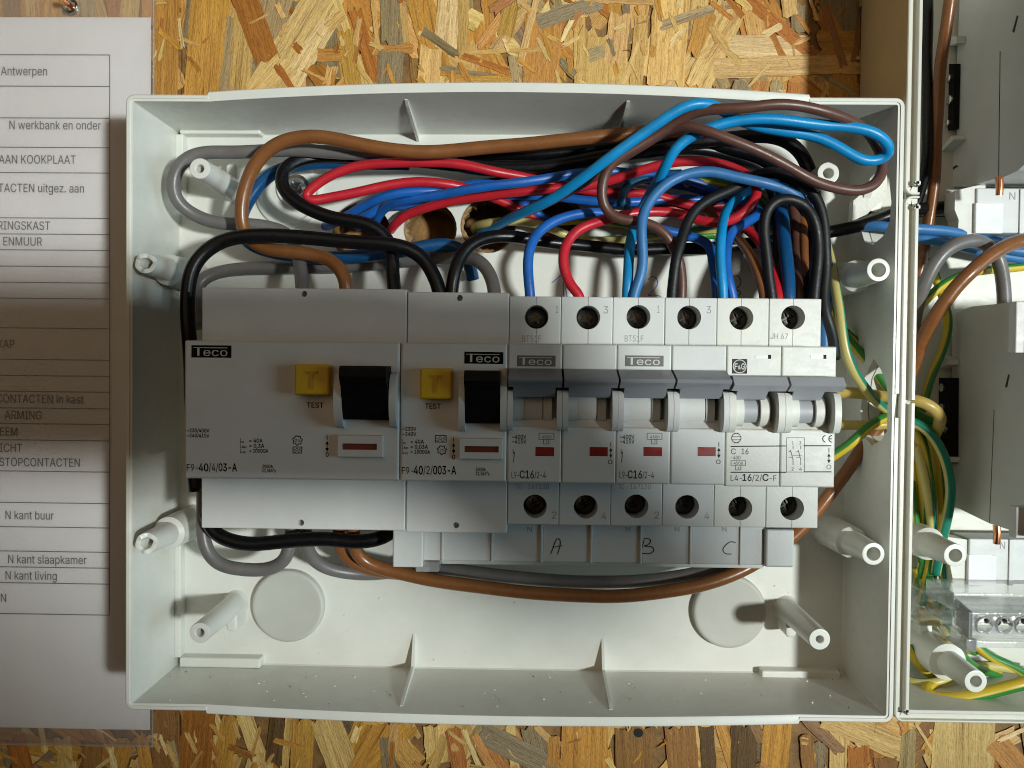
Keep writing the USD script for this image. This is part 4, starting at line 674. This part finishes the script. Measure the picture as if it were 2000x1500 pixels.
wire('thick_cable', 'brown', R_BIG, T(676, 38, 566)[::-1] + [(670, 537, 38), (650, 511, 36), (615, 497, 34), (560, 489, 34), (510, 478, 33), (482, 455, 33), (471, 415, 34), (478, 368, 35), (498, 320, 36), (535, 283, 37), (585, 267, 37), (635, 266, 37), (690, 276, 36), (750, 288, 35), (810, 294, 34), (880, 292, 33), (970, 284, 32), (1070, 275, 32), (1160, 266, 32), (1240, 257, 31), (1310, 254, 30), (1400, 266, 23), (1460, 290, 18), (1510, 320, 13), (1540, 350, 9)], 'thick tan brown cable arching across the top from the large breaker to the black bundle', 'cable')
wire('thick_cable', 'black', R_BIG, T(770, 36, 570)[::-1] + [(768, 530, 34), (765, 490, 33), (750, 458, 33), (715, 436, 34), (665, 426, 34), (615, 411, 33), (573, 387, 31), (553, 357, 29), (557, 331, 27), (580, 314, 24), (630, 306, 20), (720, 307, 20), (820, 314, 20), (920, 322, 20), (1020, 326, 20), (1120, 316, 21), (1220, 298, 23), (1310, 282, 26), (1400, 272, 28), (1480, 267, 28), (1530, 275, 28), (1565, 300, 28), (1583, 340, 28), (1590, 385, 26), (1588, 430, 20), (1584, 500, 24), (1582, 550, 34)] + T(1582, 38), 'thick black cable hooking past the mounting screw and running along the top bundle', 'cable')
wire('thick_cable', 'black', 2.5, [(640, 318, 15), (760, 312, 15), (880, 306, 17), (980, 302, 18), (1080, 297, 18), (1180, 284, 18), (1280, 272, 19), (1370, 276, 20), (1440, 290, 21), (1500, 310, 21), (1538, 345, 20), (1548, 400, 16), (1540, 470, 14), (1528, 540, 24)] + T(1530, 40), 'thick black cable at the back of the top bundle bending down behind others', 'cable')
wire('thick_cable', 'black', 2.4, [(860, 318, 17), (960, 333, 17), (1060, 330, 18), (1160, 312, 18), (1260, 296, 19), (1350, 290, 20), (1420, 300, 18), (1470, 318, 17), (1505, 345, 16), (1520, 400, 12), (1515, 470, 10), (1505, 560, 10)], 'thick black cable along the lower side of the top bundle', 'cable')
wire('thick_cable', 'black', 2.7, [(383, 960, 40), (378, 860, 40), (374, 760, 42), (371, 690, 43), (368, 630, 44), (367, 580, 44), (375, 530, 44), (398, 495, 43), (438, 470, 42), (490, 460, 42), (550, 459, 41), (620, 466, 40), (690, 473, 40), (750, 476, 40), (795, 486, 39), (828, 508, 38), (848, 540, 38), (858, 572, 38), (860, 620, 38)], 'thick black cable arching from the left side of the large breaker to the smaller one', 'cable')
wire('thick_cable', 'grey', R_BIG, [(388, 640, 20), (383, 580, 16), (392, 552, 14), (425, 534, 12), (490, 526, 10), (570, 524, 9), (660, 522, 9), (760, 515, 10), (850, 507, 14), (905, 505, 22), (938, 515, 28), (957, 540, 32), (966, 572, 36), (968, 620, 36)], 'dark grey cable low on the enclosure floor bending into the smaller test button breaker', 'cable')
wire('thick_cable', 'navy', R_BIG, [(800, 322, 12), (720, 318, 14), (640, 318, 16), (580, 322, 17), (538, 335, 18), (507, 360, 18), (484, 393, 18), (470, 430, 17), (478, 465, 17), (520, 490, 17), (590, 503, 17), (660, 503, 18), (730, 499, 19), (800, 487, 20), (860, 478, 19), (895, 487, 18), (914, 512, 16), (924, 546, 14)], 'dark blue cable behind the tan brown one, its torn end above the smaller breaker', 'cable')
wire('thick_cable', 'black', 2.5, T(882, 38, 570)[::-1] + [(887, 540, 38), (900, 502, 36), (925, 476, 33), (962, 464, 29), (1006, 464, 26), (1050, 472, 23), (1100, 479, 20), (1160, 484, 18), (1230, 490, 17), (1300, 489, 16), (1380, 487, 15), (1450, 480, 14), (1540, 468, 14), (1620, 455, 15), (1680, 441, 17), (1738, 420, 19), (1785, 410, 14), (1840, 405, 8), (1900, 402, 7), (1960, 400, 7)], 'glossy black cable from the smaller test button breaker running right through the wall opening', 'cable')
wire('jumper_cable', 'black', 2.7, [(402, 1000, 40), (416, 1034, 40), (446, 1054, 42), (492, 1062, 42), (545, 1059, 42), (600, 1054, 42), (650, 1054, 42), (702, 1058, 42), (740, 1052, 42), (764, 1037, 40), (778, 1000, 40)], 'short thick black cable curving under the two test button breakers', 'cable')
wire('thick_cable', 'grey', R_BIG, [(396, 950, 33), (397, 1000, 33), (397, 1040, 33), (405, 1075, 33), (428, 1100, 33), (472, 1111, 33), (520, 1110, 33), (554, 1092, 34), (566, 1062, 34), (570, 1030, 34), (571, 990, 34)], 'grey cable bent in a U below the large breaker at the left', 'cable')
wire('thick_cable', 'grey', R_BIG, [(594, 990, 34), (595, 1035, 33), (600, 1070, 30), (618, 1097, 26), (655, 1113, 22), (720, 1119, 18), (800, 1112, 18), (880, 1112, 20), (960, 1122, 22), (1060, 1131, 22), (1150, 1136, 22), (1250, 1134, 22), (1350, 1122, 22), (1430, 1104, 22), (1500, 1076, 20), (1550, 1040, 18)], 'grey cable leaving the large breaker downwards and running right under the terminal strip', 'cable')
wire('thick_cable', 'brown', R_BIG, [(690, 990, 36), (690, 1040, 35), (696, 1075, 33), (725, 1102, 31), (790, 1122, 30), (870, 1138, 30), (960, 1151, 30), (1060, 1161, 30), (1160, 1165, 30), (1260, 1161, 30), (1350, 1146, 30), (1430, 1122, 29), (1500, 1084, 26), (1560, 1035, 22), (1610, 976, 18), (1655, 915, 17), (1700, 850, 18), (1740, 795, 20), (1775, 735, 24), (1800, 665, 30), (1835, 602, 36), (1866, 560, 38), (1896, 530, 39), (1926, 503, 38), (1955, 484, 36), (1985, 473, 33), (2030, 465, 30)], 'thick tan brown cable sweeping under the terminal strip and on into the right enclosure', 'cable')
wire('thick_cable', 'brown', R_BIG, [(662, 990, 34), (662, 1036, 33), (668, 1072, 29), (692, 1098, 25), (740, 1116, 22), (830, 1122, 13), (950, 1130, 12)], 'short stretch of tan brown cable beside the long one below the large breaker', 'cable')
# red
wire('red_wire', 'red', R_THIN, T(1130, 44)[::-1] + [(1118, 562, 44), (1106, 540, 43), (1099, 508, 42), (1104, 478, 40), (1124, 452, 38), (1158, 436, 36), (1200, 424, 33), (1255, 416, 31), (1310, 417, 30), (1345, 424, 31), (1385, 434, 34), (1425, 430, 36), (1456, 411, 37), (1473, 385, 36), (1472, 360, 33), (1452, 339, 30), (1410, 323, 29), (1360, 316, 29), (1310, 318, 28), (1255, 333, 26), (1205, 350, 24), (1155, 362, 22), (1090, 368, 22), (1030, 374, 22), (960, 382, 20), (890, 393, 17), (830, 407, 14), (792, 421, 11), (772, 438, 8)] + H(762, 452), 'red wire making a wide loop at right before dropping into the first grey toggled breaker')
wire('red_wire', 'red', R_THIN, [(1078, 462, -6), (1070, 448, 4), (1036, 422, 10), (1000, 404, 13), (955, 385, 15), (905, 367, 19), (850, 359, 22), (795, 359, 23), (735, 368, 24), (680, 381, 25), (630, 391, 26), (604, 392, 27), (597, 384, 27), (606, 371, 27), (635, 350, 27), (685, 330, 27), (750, 321, 27), (825, 319, 27), (900, 324, 26), (965, 337, 24), (1020, 348, 20), (1080, 362, 17), (1140, 373, 16), (1200, 379, 16), (1265, 381, 16), (1320, 394, 15), (1390, 414, 15), (1450, 442, 18), (1488, 480, 26), (1508, 535, 36)] + T(1519, 42), 'red wire folded in a hairpin beside the mounting screw at left')
# blue
wire('blue_wire', 'blue', R_THIN, T(1035, 44)[::-1] + [(1032, 550, 44), (1031, 512, 43), (1038, 478, 41), (1055, 452, 38), (1085, 431, 35), (1125, 418, 32), (1168, 415, 29), (1215, 425, 25), (1262, 440, 22), (1313, 453, 22), (1362, 467, 22), (1386, 482, 26), (1394, 515, 32), (1398, 550, 38)] + T(1400, 40), 'blue wire arching out of the leftmost terminal of the first grey toggled breaker')
wire('blue_wire', 'blue', R_THIN, H(733, 436)[::-1] + [(740, 420, 8), (757, 403, 13), (790, 392, 18), (850, 381, 22), (905, 371, 26), (970, 362, 28), (1050, 352, 27), (1130, 339, 24), (1200, 335, 21), (1260, 342, 20), (1320, 349, 20), (1375, 362, 18), (1425, 382, 16), (1466, 400, 18), (1481, 415, 24), (1470, 428, 29), (1448, 441, 33), (1428, 458, 36), (1419, 484, 39), (1418, 515, 41), (1423, 550, 43)] + T(1430, 43), 'long blue wire from the holes ending beside the sky blue one at the rightmost breaker')
wire('blue_wire', 'blue', R_THIN, [(634, 443, 3), (660, 432, 9), (700, 408, 15), (745, 387, 20), (796, 376, 21), (850, 373, 19), (910, 377, 15), (980, 381, 14), (1060, 383, 15), (1132, 390, 17), (1190, 394, 18), (1250, 394, 17), (1320, 389, 14), (1400, 392, 11), (1470, 400, 8)], 'blue wire starting behind the black cable and running level above the drilled holes')
wire('blue_wire', 'blue', R_THIN, H(700, 440)[::-1] + [(702, 430, 5), (722, 418, 8), (752, 404, 9), (790, 400, 9), (850, 392, 8), (930, 384, 8), (990, 388, 10), (1020, 398, 11), (1046, 414, 10), (1072, 432, 6)] + H(1090, 444), 'short blue wire passing low between two drilled holes')
# light blue
wire('sky_blue_wire', 'sky', 1.95, H(940, 452)[::-1] + [(962, 443, 10), (1006, 422, 24), (1050, 402, 34), (1087, 383, 40), (1123, 358, 45), (1160, 331, 49), (1200, 301, 52), (1250, 266, 54), (1297, 234, 56), (1332, 213, 57), (1362, 204, 57), (1390, 207, 55), (1418, 221, 51), (1445, 236, 48), (1490, 249, 46), (1540, 257, 46), (1590, 267, 46), (1630, 285, 46), (1662, 303, 46), (1688, 313, 46), (1714, 312, 46), (1731, 303, 47), (1734, 290, 49), (1722, 272, 51), (1695, 257, 52), (1655, 248, 52), (1605, 243, 52), (1540, 236, 53), (1475, 234, 53), (1420, 241, 52), (1378, 254, 51), (1346, 271, 49), (1321, 291, 48), (1304, 315, 46), (1290, 342, 42), (1276, 367, 36), (1258, 400, 30), (1243, 435, 32), (1231, 472, 38), (1227, 520, 42), (1225, 550, 44)] + T(1224, 44), 'bright sky blue wire rising across everything to a long loop in the upper right corner')
wire('dull_blue_wire', 'mid', 1.95, T(1238, 46)[::-1] + [(1247, 548, 46), (1254, 515, 46), (1254, 480, 46), (1252, 445, 46), (1256, 415, 45), (1270, 388, 44), (1292, 364, 43), (1322, 345, 42), (1355, 335, 42), (1390, 334, 42), (1430, 342, 42), (1475, 351, 42), (1520, 363, 41), (1553, 379, 40), (1575, 400, 36), (1592, 432, 30), (1608, 475, 27), (1617, 520, 27), (1618, 570, 28), (1611, 630, 30), (1612, 700, 30)], 'dull blue wire curving over the red loop and down the right side of the breakers')
wire('teal_wire', 'teal', 1.8, [(1330, 340, 17), (1285, 344, 19), (1245, 352, 20), (1222, 368, 21), (1217, 388, 21), (1225, 408, 19), (1245, 428, 14), (1275, 440, 8)], 'short teal wire bent in a half loop behind the dull blue wire')
wire('sky_blue_wire', 'sky', 1.85, T(1412, 46)[::-1] + [(1410, 545, 46), (1408, 505, 45), (1409, 465, 43), (1413, 432, 38), (1424, 406, 31), (1442, 386, 26), (1468, 370, 22), (1500, 362, 19), (1535, 366, 16)], 'short sky blue wire rising straight from the rightmost breaker under the red loop')
wire('dark_blue_cable', 'navy', 2.5, [(1500, 352, 18), (1515, 362, 20), (1524, 395, 26), (1529, 440, 31), (1534, 490, 36), (1538, 540, 40)] + T(1540, 42), 'glossy dark blue cable dropping behind the matt black arch into the rightmost breaker', 'cable')
# black thin
wire('black_wire', 'black2', 1.95, T(1312, 46)[::-1] + [(1316, 545, 46), (1322, 505, 46), (1330, 475, 45), (1340, 443, 43), (1362, 408, 41), (1395, 385, 39), (1428, 370, 37), (1455, 356, 36), (1475, 344, 37), (1500, 338, 39), (1530, 342, 41), (1562, 356, 42), (1588, 377, 42), (1603, 405, 42), (1610, 440, 42), (1612, 480, 42), (1613, 525, 42), (1610, 575, 43), (1614, 615, 44), (1624, 650, 43), (1632, 700, 40)], 'matt black wire from the second grey toggled breaker arching down past the row end')
wire('black_wire', 'black2', 1.95, T(1507, 46)[::-1] + [(1502, 545, 46), (1497, 505, 46), (1492, 465, 46), (1493, 430, 46), (1503, 405, 46), (1522, 391, 46), (1545, 390, 46), (1570, 402, 45), (1587, 427, 45), (1595, 460, 44), (1596, 500, 44), (1592, 545, 44)] + T(1590, 44), 'matt black wire forming a narrow arch above the rightmost breaker')
# brown thin
wire('brown_wire', 'brown2', 1.9, T(1331, 40)[::-1] + [(1331, 545, 40), (1327, 510, 40), (1316, 480, 41), (1298, 455, 42), (1270, 438, 42), (1235, 430, 42), (1207, 424, 42), (1186, 408, 42), (1176, 384, 43), (1177, 355, 44), (1186, 330, 45), (1205, 310, 46), (1240, 287, 47), (1275, 266, 48), (1310, 244, 50), (1345, 225, 53), (1390, 214, 56), (1440, 211, 58), (1490, 206, 59), (1530, 205, 59), (1575, 211, 58), (1625, 224, 56), (1665, 240, 51), (1692, 260, 46), (1710, 285, 43), (1722, 312, 43), (1720, 340, 44), (1703, 362, 46), (1675, 372, 47), (1638, 368, 48), (1595, 354, 50), (1540, 326, 52), (1475, 294, 54), (1412, 269, 55), (1365, 253, 54), (1330, 249, 51), (1300, 256, 48), (1270, 273, 45), (1230, 297, 42), (1190, 322, 38), (1140, 356, 32), (1090, 384, 24), (1040, 409, 14), (995, 432, 6)] + H(975, 445), 'dark brown wire making the big loop in the upper right corner')
wire('brown_wire', 'brown', 1.8, T(1493, 44)[::-1] + [(1487, 553, 44), (1475, 520, 42), (1459, 489, 39), (1438, 464, 34), (1412, 444, 27), (1393, 424, 20), (1383, 408, 15), (1376, 388, 10)], 'light brown wire curving into the rightmost breaker behind the blue ones')
wire('brown_wire', 'brown2', 1.8, T(1531, 36)[::-1] + [(1526, 545, 34), (1510, 500, 28), (1488, 455, 20), (1470, 415, 12), (1460, 380, 8)], 'dark brown wire seen only in part between red and black above the rightmost breaker')
wire('brown_wire', 'brown', 1.7, T(1575, 34)[::-1] + [(1573, 540, 32), (1571, 490, 26), (1569, 440, 20), (1562, 400, 14), (1545, 370, 10)], 'thin sliver of light brown wire between the two black ones at the right end')
# earth wires
wire('earth_wire', 'earth2', 1.75, [(930, 455, -12), (928, 446, -3), (938, 439, 6), (970, 434, 12), (1010, 433, 13), (1050, 438, 13), (1087, 450, 12), (1120, 463, 10), (1165, 470, 8), (1225, 466, 7), (1290, 458, 7), (1350, 452, 8), (1400, 446, 9), (1450, 450, 8)], 'yellow green earth wire coming from a drilled hole and passing under the black cable', 'earth wire', None, .03)
wire('earth_wire', 'earth', 1.75, [(1050, 436, 6), (1095, 432, 9), (1150, 430, 10), (1215, 437, 10), (1280, 450, 9), (1340, 462, 8), (1400, 458, 8)], 'yellow green earth wire glimpsed under the red wire at the middle', 'earth wire', None, .04)
wire('earth_wire', 'earth', 2.2, [(1338, 358, 15), (1352, 351, 17), (1385, 352, 18), (1420, 356, 18), (1452, 367, 17), (1485, 392, 14), (1508, 430, 11), (1522, 470, 8), (1530, 520, 8)], 'broad yellow green earth wire under the dull blue wire above the rightmost breaker', 'earth wire', None, .05)
wire('earth_wire', 'earth2', 1.9, [(1612, 470, 16), (1624, 520, 26), (1631, 560, 32), (1638, 610, 35), (1646, 665, 36), (1662, 715, 35), (1690, 760, 31), (1722, 791, 26), (1755, 811, 25), (1795, 829, 27), (1822, 852, 28), (1842, 886, 28), (1853, 925, 28), (1856, 970, 27), (1848, 1020, 25), (1836, 1070, 22), (1828, 1120, 18)], 'long pale yellow green earth wire curving through the wall and down the right enclosure', 'earth wire', None, .012)
wire('earth_wire', 'earth', 1.9, [(1610, 560, 14), (1624, 612, 16), (1650, 655, 17), (1682, 692, 18), (1712, 728, 20), (1738, 762, 22), (1765, 790, 24), (1800, 814, 22), (1825, 822, 20)], 'bright yellow green earth wire running diagonally into the lower wall opening', 'earth wire', None, .035)
wire('earth_wire', 'earth', 1.9, [(1640, 640, 10), (1668, 665, 12), (1698, 690, 14), (1724, 716, 17), (1748, 734, 22), (1765, 742, 25), (1776, 765, 24), (1786, 800, 22), (1815, 838, 20)], 'yellow green earth wire squeezed between the two enclosure walls', 'earth wire', None, .03)
wire('earth_wire', 'cream', 2.2, [(1600, 772, 22), (1642, 767, 24), (1690, 769, 26), (1732, 775, 28), (1772, 780, 32), (1802, 787, 34), (1825, 800, 34), (1836, 816, 32), (1832, 834, 28), (1824, 850, 22)], 'plain cream yellow wire bulging out of the notch in the enclosure wall', 'earth wire')
wire('earth_wire', 'cream', 1.9, [(1600, 830, 20), (1640, 830, 22), (1690, 830, 23), (1728, 829, 23), (1770, 830, 22), (1810, 836, 20), (1828, 836, 14)], 'plain yellow wire running level into the wall opening below the cream one', 'earth wire')
wire('earth_wire', 'earth', 1.9, [(1600, 910, 24), (1634, 886, 27), (1662, 866, 29), (1690, 841, 29), (1716, 822, 27), (1745, 812, 24), (1780, 818, 20), (1812, 840, 16)], 'yellow green earth wire rising from the right end of the row into the wall opening', 'earth wire', None, .01)
for i, (tw, pts, lab) in enumerate(((.02, [(1782, 835, 20), (1800, 870, 22), (1812, 920, 22), (1820, 980, 21), (1822, 1040, 19), (1815, 1110, 16), (1800, 1180, 12)], 'earth wire next to the outermost in the bundle down the right enclosure'),
        (.03, [(1780, 850, 14), (1796, 890, 17), (1803, 950, 18), (1806, 1010, 17), (1804, 1080, 15), (1790, 1160, 10)], 'earth wire nearest the wall in the bundle down the right enclosure'),
        (.015, [(1815, 842, 12), (1828, 890, 14), (1836, 950, 15), (1838, 1010, 15), (1835, 1070, 14), (1850, 1150, 10), (1868, 1200, 8)], 'earth wire deepest in the bundle beside the lower right breaker'),
        (.025, [(1785, 905, 10), (1790, 960, 14), (1792, 1020, 15), (1800, 1090, 13), (1830, 1160, 10), (1850, 1230, 8)], 'earth wire half hidden by the wall crossing under the post of the right enclosure'))):
    wire('earth_wire', 'earth', 1.9, pts, lab, 'earth wire', None, tw)
wire('earth_wire', 'earth', 1.7, [(1820, 505, 8), (1828, 540, 10), (1840, 575, 12), (1850, 610, 13), (1851, 645, 13), (1838, 692, 13), (1818, 735, 14), (1806, 780, 16), (1796, 815, 18)], 'dim yellow green earth wire passing behind the tan brown cable in the right enclosure', 'earth wire', None, .02)
wire('earth_wire', 'earth', 1.7, [(1770, 625, 26), (1796, 599, 27), (1825, 570, 27), (1860, 546, 25), (1900, 532, 22), (1945, 526, 17), (2010, 520, 12)], 'yellow green earth wire crossing above the grey cable in the right enclosure', 'earth wire', None, .004)
wire('earth_wire', 'earth', 1.9, [(1800, 1195, 12), (1820, 1208, 18), (1840, 1220, 22), (1852, 1242, 24), (1866, 1265, 24), (1884, 1286, 22), (1905, 1304, 18), (1950, 1316, 10)], 'green earth wire slanting below the clear terminal', 'earth wire', None, .05)
wire('earth_wire', 'earth', 2.5, [(2030, 1328, 34), (1985, 1338, 34), (1940, 1350, 33), (1890, 1362, 32), (1845, 1366, 30), (1815, 1359, 27), (1812, 1346, 24), (1840, 1338, 20), (1880, 1342, 14), (1930, 1340, 10)], 'broad yellow earth wire folded back in a loop at the bottom of the right enclosure', 'earth wire', None, .006)
wire('earth_wire', 'earth2', 1.8, [(1765, 1325, 16), (1785, 1333, 20), (1812, 1335, 22), (1845, 1328, 22), (1872, 1316, 18), (1910, 1303, 14), (1955, 1303, 12), (2020, 1312, 10)], 'pale yellow green earth wire running level behind the lowest post', 'earth wire', None, .004)
wire('earth_wire', 'earth', 1.9, [(1772, 1262, 14), (1786, 1284, 16), (1806, 1307, 17), (1834, 1325, 16), (1880, 1340, 12), (1940, 1360, 10), (2010, 1366, 10)], 'yellow earth wire sweeping down along the wall to the lowest post', 'earth wire', None, .01)
wire('earth_wire', 'earth', 1.9, [(1870, 1225, 10), (1900, 1256, 12), (1935, 1282, 12), (1975, 1300, 12), (2020, 1330, 10)], 'yellow green earth wire in the shade under the clear terminal', 'earth wire', None, .03)
for i, (cl, r, pts, lab) in enumerate((('black2', 1.9, [(1400, 340, 16), (1450, 332, 18), (1495, 352, 20), (1512, 395, 22), (1517, 450, 24), (1516, 510, 30), (1514, 580, 34), (1514, 620, 34)], 'black wire in the shade between the red one and the dark blue cable'),
        ('brown2', 2.5, [(1500, 318, 13), (1532, 352, 14), (1550, 400, 16), (1557, 480, 22), (1558, 545, 32), (1559, 580, 36), (1559, 620, 36)], 'thick dark brown cable in shade under the matt black arch'),  # lower run of the tan brown cable, its shade put in as darker brown
        ('mid', 1.9, [(1560, 395, 16), (1585, 430, 20), (1600, 480, 24), (1604, 530, 30), (1600, 580, 36), (1600, 620, 36)], 'dull blue wire showing as a sliver between the two matt black ones'),
        ('brown2', 1.9, [(1470, 330, 14), (1510, 345, 15), (1545, 375, 14), (1564, 420, 14), (1570, 480, 16), (1572, 560, 20), (1572, 640, 22)], 'shaded dark brown wire behind the black ones at the right end'),
        ('blue', 1.85, [(846, 378, 12), (900, 364, 15), (980, 354, 15), (1080, 345, 14), (1180, 345, 13), (1290, 356, 13), (1380, 376, 11), (1440, 405, 9)], 'blue wire lowest in the bundle running behind the red ones'),
        ('red', 1.85, [(1000, 360, 9), (1090, 378, 11), (1180, 392, 12), (1270, 402, 12), (1350, 408, 11), (1430, 400, 10), (1490, 420, 9)], 'red wire lowest in the bundle under the level blue one'))):
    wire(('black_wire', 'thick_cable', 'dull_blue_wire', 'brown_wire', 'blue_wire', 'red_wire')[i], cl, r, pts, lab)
for i, (mt, tw, pts, lab) in enumerate((('earth', .05, [(1795, 850, 8), (1818, 900, 9), (1826, 960, 9), (1830, 1030, 9), (1826, 1090, 9), (1816, 1150, 8)], 'earth wire showing green deep inside the bundle of the right enclosure'),
        ('earth2', .03, [(1790, 870, 22), (1806, 930, 23), (1816, 1000, 22), (1826, 1060, 19), (1846, 1130, 14), (1862, 1190, 9)], 'pale earth wire lying on top of the bundle in the right enclosure'),
        ('earth', .06, [(1778, 940, 16), (1784, 1000, 18), (1792, 1060, 16), (1812, 1130, 13), (1840, 1190, 9)], 'earth wire hugging the wall lowest in the bundle'),
        ('earth', .02, [(1790, 1110, 12), (1812, 1160, 13), (1838, 1205, 13), (1870, 1250, 12), (1920, 1290, 9)], 'earth wire crossing under the side lug of the clear terminal'))):
    wire('earth_wire', mt, 1.8, pts, lab, 'earth wire', None, tw)
# right enclosures
wire('blue_cable', 'mid', 2.0, [(1640, 452, 12), (1692, 441, 18), (1730, 443, 21), (1797, 449, 22), (1865, 456, 20), (1930, 470, 16), (2020, 490, 12)], 'blue cable with a blunt end passing through the upper wall opening', 'cable')
wire('blue_cable', 'mid', 1.9, [(1720, 462, 12), (1760, 463, 16), (1798, 466, 20), (1838, 472, 20), (1880, 483, 17), (1930, 494, 15), (1975, 502, 14), (2030, 510, 12)], 'blue cable lying just below the blunt ended one in the right enclosure', 'cable')
wire('blue_cable', 'mid', 1.9, [(1870, 480, 10), (1920, 484, 12), (1970, 488, 16), (2030, 494, 16)], 'blue cable showing behind the tan brown arc at the right edge', 'cable')
wire('thick_cable', 'grey', R_BIG, [(1780, 660, 22), (1790, 605, 28), (1804, 558, 32), (1828, 512, 34), (1860, 482, 34), (1898, 470, 32), (1930, 480, 28), (1950, 505, 26), (1959, 545, 26), (1961, 590, 26), (1961, 640, 26)], 'grey cable arching over into the lower right breaker', 'cable')
wire('thick_cable', 'brown', 2.2, [(1862, -40, 34), (1853, 20, 32), (1844, 85, 28), (1836, 150, 24), (1831, 230, 20), (1828, 310, 16), (1823, 380, 13), (1815, 430, 11), (1804, 490, 10), (1790, 560, 9)], 'dim brown cable running down inside the upper right enclosure', 'cable')
wire('thick_cable', 'black', 2.0, [(1812, -40, 20), (1812, 80, 20), (1812, 200, 20), (1811, 290, 18), (1805, 345, 15), (1795, 385, 12), (1780, 420, 10)], 'black cable tight along the wall of the upper right enclosure', 'cable')

# ---------------------------------------------------------------- the phone that takes the picture, just behind the lens and outside the frame
ph = Thing('phone_with_added_grip', 'dark phone in a grip with a handle, held behind the viewpoint outside the picture', 'phone', (40, -20, 346))
ph.part('phone', cbox(-14, -46, 148, 20, 342, 351, 2, 8), M['black'], smooth=40)
ph.part('clamp', cbox(138, -46, 186, 17, 340, 362, 4, 10), M['black'], smooth=40)  # added blocker in place of the hand, sized for its shadow
hp = spline([(168, -22, 356), (214, -46, 390), (268, -56, 450), (326, -62, 530)], 6)
v, f, uv = tube(hp, np.linspace(26, 25, len(hp)), 24); ph.part('added_handle', (v, f), M['black'], smooth=40)  # added blocker in place of the forearm, bent to shape the soft shadow
